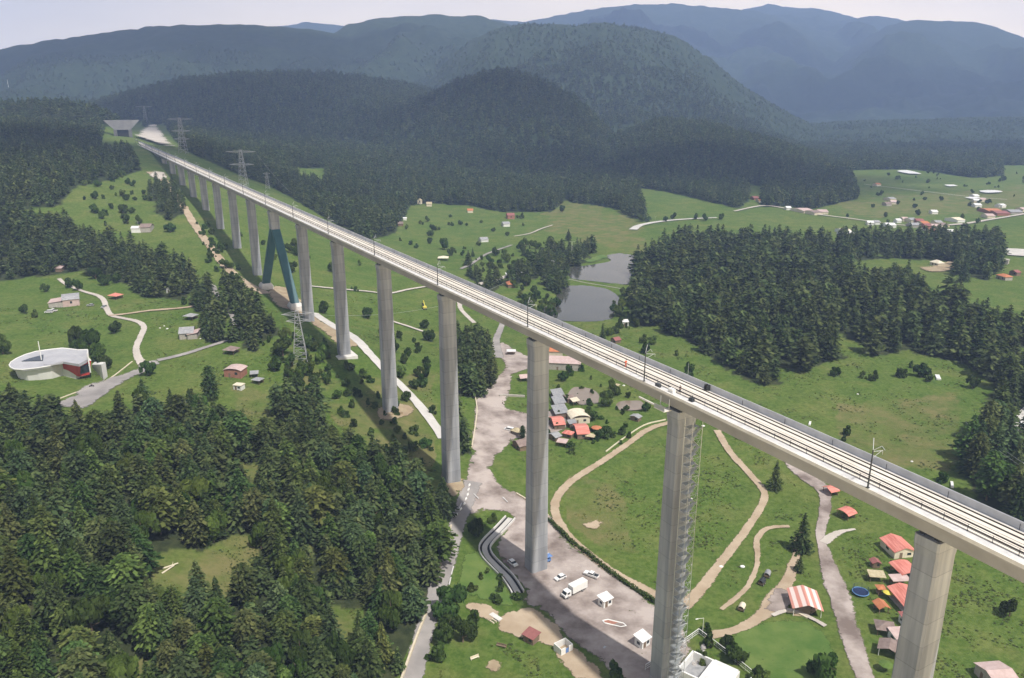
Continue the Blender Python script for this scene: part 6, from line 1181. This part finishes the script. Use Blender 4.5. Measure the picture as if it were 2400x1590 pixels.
# work platform hung under the deck at the thickest pier
x, y = AX(1.0 * SPAN, -5.9); e = empty('work_platform', (x, y, SOF + .2), ANG, 'pale work platform with beams hung beside the top of the thickest pier', 'platform'); mb = MB(); mb.box(0, .2, 0, 3.6, 2.2, .15); mb.build('deck_boards', 'cornice', e)
for s in (-1.5, 1.5): mb = MB(); mb.box(s, -.4, .151, .15, .15, 2.6); mb.build('hanger', 'galv', e)
mb = MB(); mb.box(4.5, .8, .3, 6.5, .35, .35); mb.build('beam', 'cornice', e); mb = MB(); mb.box(0, 1.2, .152, 3.6, .06, 1.0); mb.build('guard_rail', 'galv', e)
# fallen logs and stones
for px, py, lab, ang in ((400, 1330, 'pale fallen log at the upper edge of the big clearing, left one', 35), (395, 1338, 'broken pale log at the upper edge of the big clearing, below the longer one', 60)):
    x, y, z = at(px, py); mb = MB(); mb.tube((-2.2, 0, .25), (2.2, .3, .35), .28, .16, 8); mb.tube((.4, 0, .3), (1.0, 1.0, .8), .1, .04); o = mb.build('log', 'cream'); o.location = (x, y, z + .1); o.rotation_euler = (0, 0, R(ang)); tag(o, lab, 'log')
# stray white stones and troughs seen on the meadows
for i, (px, py) in enumerate([(2137, 1083), (2010, 925), (1648, 1000), (1620, 1170), (385, 765), (375, 770), (392, 772), (470, 795), (1462, 905), (1690, 1330), (1740, 1330)]):
    x, y, z = at(px, py); s = random.uniform(.5, .9); mb = MB(); mb.ball(0, 0, s * .3, s, s * .8, s * .5, 8, 5); o = mb.build('stone', 'white'); o.location = (x, y, z); tag(o, ['white stone alone on the right meadow close to the deck', 'grey-white stone in the middle of the right meadow', 'white stone on the grass inside the loop track top', 'white stone inside the loop track'][i] if i < 4 else 'small white stone lying on the open grass', 'stone', 'white stones on the meadows')
# scaffold access tower beside the thickest pier
x, y = AX(.925 * SPAN, -.6); zb = float(H(x, y)); e = empty('access_tower', (x, y, zb), ANG, 'grey lattice access tower climbing the side of the thickest pier', 'access tower'); hh = SOF - zb - 1.5; mb = MB(); st = MB(); k = 0
for sx in (-1.3, 1.3):
    for sy in (-1.5, 1.5): mb.tube((sx, sy, -.5), (sx, sy, hh), .09, n=4)
z_ = 0
while z_ < hh - 2.4:
    for a_, b_ in (((-1.3, -1.5), (1.3, -1.5)), ((1.3, -1.5), (1.3, 1.5)), ((1.3, 1.5), (-1.3, 1.5)), ((-1.3, 1.5), (-1.3, -1.5))): mb.tube((*a_, z_ + 2.4), (*b_, z_ + 2.4), .06, n=4); mb.tube((*a_, z_), (*b_, z_ + 2.4), .045, n=4)
    s_ = 1 if k % 2 else -1; st.loft([[(-1.1, -1.2 * s_, z_ + .1), (-.2, -1.2 * s_, z_ + .1), (-.2, -1.2 * s_, z_ + .2), (-1.1, -1.2 * s_, z_ + .2)], [(-1.1, 1.2 * s_, z_ + 2.3), (-.2, 1.2 * s_, z_ + 2.3), (-.2, 1.2 * s_, z_ + 2.4), (-1.1, 1.2 * s_, z_ + 2.4)]]); st.box(.45, 0, z_ + 2.36, 1.3, 2.7, .07); z_ += 2.4; k += 1
mb.build('frame', 'galv', e); st.build('stair', 'galv', e)

# more of the village clutter
H_('awning', 'small cream awning behind the barrel-roofed hall', 1347, 948, 4.5, 3.0, 2.3, .5, 75, 'cream', 'wood', 'shed', 'awning', open_=True)
H_('shack', 'brownish shack between the shacks and the garden pond', 1332, 940, 5, 4, 2.3, .8, 60, 'brown', 'wood', 'gable', 'shack', nwin=1)
H_('pergola', 'pale pergola among the garden trees right of the garden pond', 1440, 912, 4.5, 3.5, 2.3, .3, 30, 'tan', None, 'flat', 'pergola', open_=True)
H_('shack', 'grey lean-to squeezed between the cream hall and the long red cabin', 1340, 1000, 4.5, 3, 2.3, .6, 80, 'grey', 'wood', 'shed', 'shack', nwin=1)
H_('hut', 'grey tin hut at the foot of the tall pier in the village', 1300, 1030, 5.0, 3.5, 2.2, .9, 50, 'grey', 'wood', 'gable', 'hut', nwin=1)
H_('shack', 'pale roofed stall below the small red hut', 1318, 1045, 4, 3, 2.1, .5, 20, 'pink', 'wood', 'shed', 'stall', open_=True)
H_('hut', 'brown thatched hut behind the minivan at the pier foot', 1212, 1018, 4.2, 3.6, 2.0, 1.3, 40, 'tan', 'wood', 'hip', 'hut', open_=True)
H_('shed', 'low grey-roofed shed beside the shrub fence at the fish pond', 1490, 985, 4.4, 3.0, 2.1, .6, 40, 'grey', 'wood', 'gable', 'shed', nwin=1)
# unseen clouds added high above the haze to throw broad shadows on the hills
cmt = bpy.data.materials.new('cloud_vapour'); cmt.use_nodes = True; t = cmt.node_tree; N = t.nodes; L = t.links; b = N['Principled BSDF']; b.inputs['Base Color'].default_value = (.9, .9, .9, 1); b.inputs['Roughness'].default_value = 1
at_ = N.new('ShaderNodeAttribute'); at_.attribute_name = 'thick'; g = N.new('ShaderNodeNewGeometry'); n1 = N.new('ShaderNodeTexNoise'); n1.inputs['Scale'].default_value = .004; n1.inputs['Detail'].default_value = 6; L.new(g.outputs['Position'], n1.inputs['Vector'])
m1 = N.new('ShaderNodeMath'); m1.operation = 'MULTIPLY_ADD'; m1.inputs[1].default_value = 1.0; L.new(n1.outputs[0], m1.inputs[0]); L.new(at_.outputs['Fac'], m1.inputs[2]); mr = N.new('ShaderNodeMapRange'); mr.inputs['From Min'].default_value = .55; mr.inputs['From Max'].default_value = 1.25; mr.inputs['To Max'].default_value = .62; L.new(m1.outputs[0], mr.inputs['Value'])
tr = N.new('ShaderNodeBsdfTransparent'); ms = N.new('ShaderNodeMixShader'); L.new(mr.outputs[0], ms.inputs[0]); L.new(tr.outputs[0], ms.inputs[1]); L.new(b.outputs[0], ms.inputs[2]); L.new(ms.outputs[0], N['Material Output'].inputs[0])
for gx, gy, rx, ry, gz in ((-900, 1950, 800, 520, 150), (-40, 1760, 300, 230, 160), (420, 1400, 480, 220, 40), (-1700, 3500, 1500, 650, 300), (2600, 4600, 1500, 900, 300), (-520, 980, 330, 220, 90), (700, 6200, 1900, 700, 600), (1500, 2300, 500, 350, 20)):
    zc_ = 1750.0; cx_, cy_ = gx + .38 * (zc_ - gz), gy - .46 * (zc_ - gz); nr, na = 14, 40; V = []; T = []
    for side in (1, -1):
        for i in range(nr + 1):
            for j in range(na):
                q = i / nr; aa = 2 * math.pi * j / na; wob = 1 + .25 * math.sin(3 * aa + gx) + .12 * math.sin(7 * aa + gy); hgt = (1 - q * q) * (200 if side > 0 else 40) * (1 + .4 * math.sin(aa * 5 + q * 9))
                V.append((cx_ + rx * q * wob * math.cos(aa), cy_ + ry * q * wob * math.sin(aa), zc_ + side * hgt)); T.append(1 - q ** 1.3)
    F = []
    for s_ in (0, 1):
        o_ = s_ * (nr + 1) * na
        for i in range(nr):
            for j in range(na):
                q = (o_ + i * na + j, o_ + i * na + (j + 1) % na, o_ + (i + 1) * na + (j + 1) % na, o_ + (i + 1) * na + j); F.append(q if s_ == 0 else q[::-1])
    me = mesh_np('cloud', V, F, cmt, True); me.attributes.new('thick', 'FLOAT', 'POINT').data.foreach_set('value', np.array(T, np.float32)); o = bpy.data.objects.new('cloud', me); C.objects.link(o); tag(o, kind='structure')
# ------------------------------------------------------------------ haze: one even box of air round everything
HAZE = 1.35e-4
mb = MB(); mb.box(0, 5500, -45, 24000, 12200, 1400)
hz = mb.build('haze', M['dark']); tag(hz, kind='stuff'); hm = bpy.data.materials.new('haze_air'); hm.use_nodes = True; t = hm.node_tree
for n in list(t.nodes): t.nodes.remove(n)
oo = t.nodes.new('ShaderNodeOutputMaterial'); pv = t.nodes.new('ShaderNodeVolumePrincipled'); pv.inputs['Color'].default_value = (.40, .56, 1.0, 1); pv.inputs['Density'].default_value = HAZE; pv.inputs['Anisotropy'].default_value = 0.0
t.links.new(pv.outputs[0], oo.inputs['Volume']); hz.data.materials.clear(); hz.data.materials.append(hm)
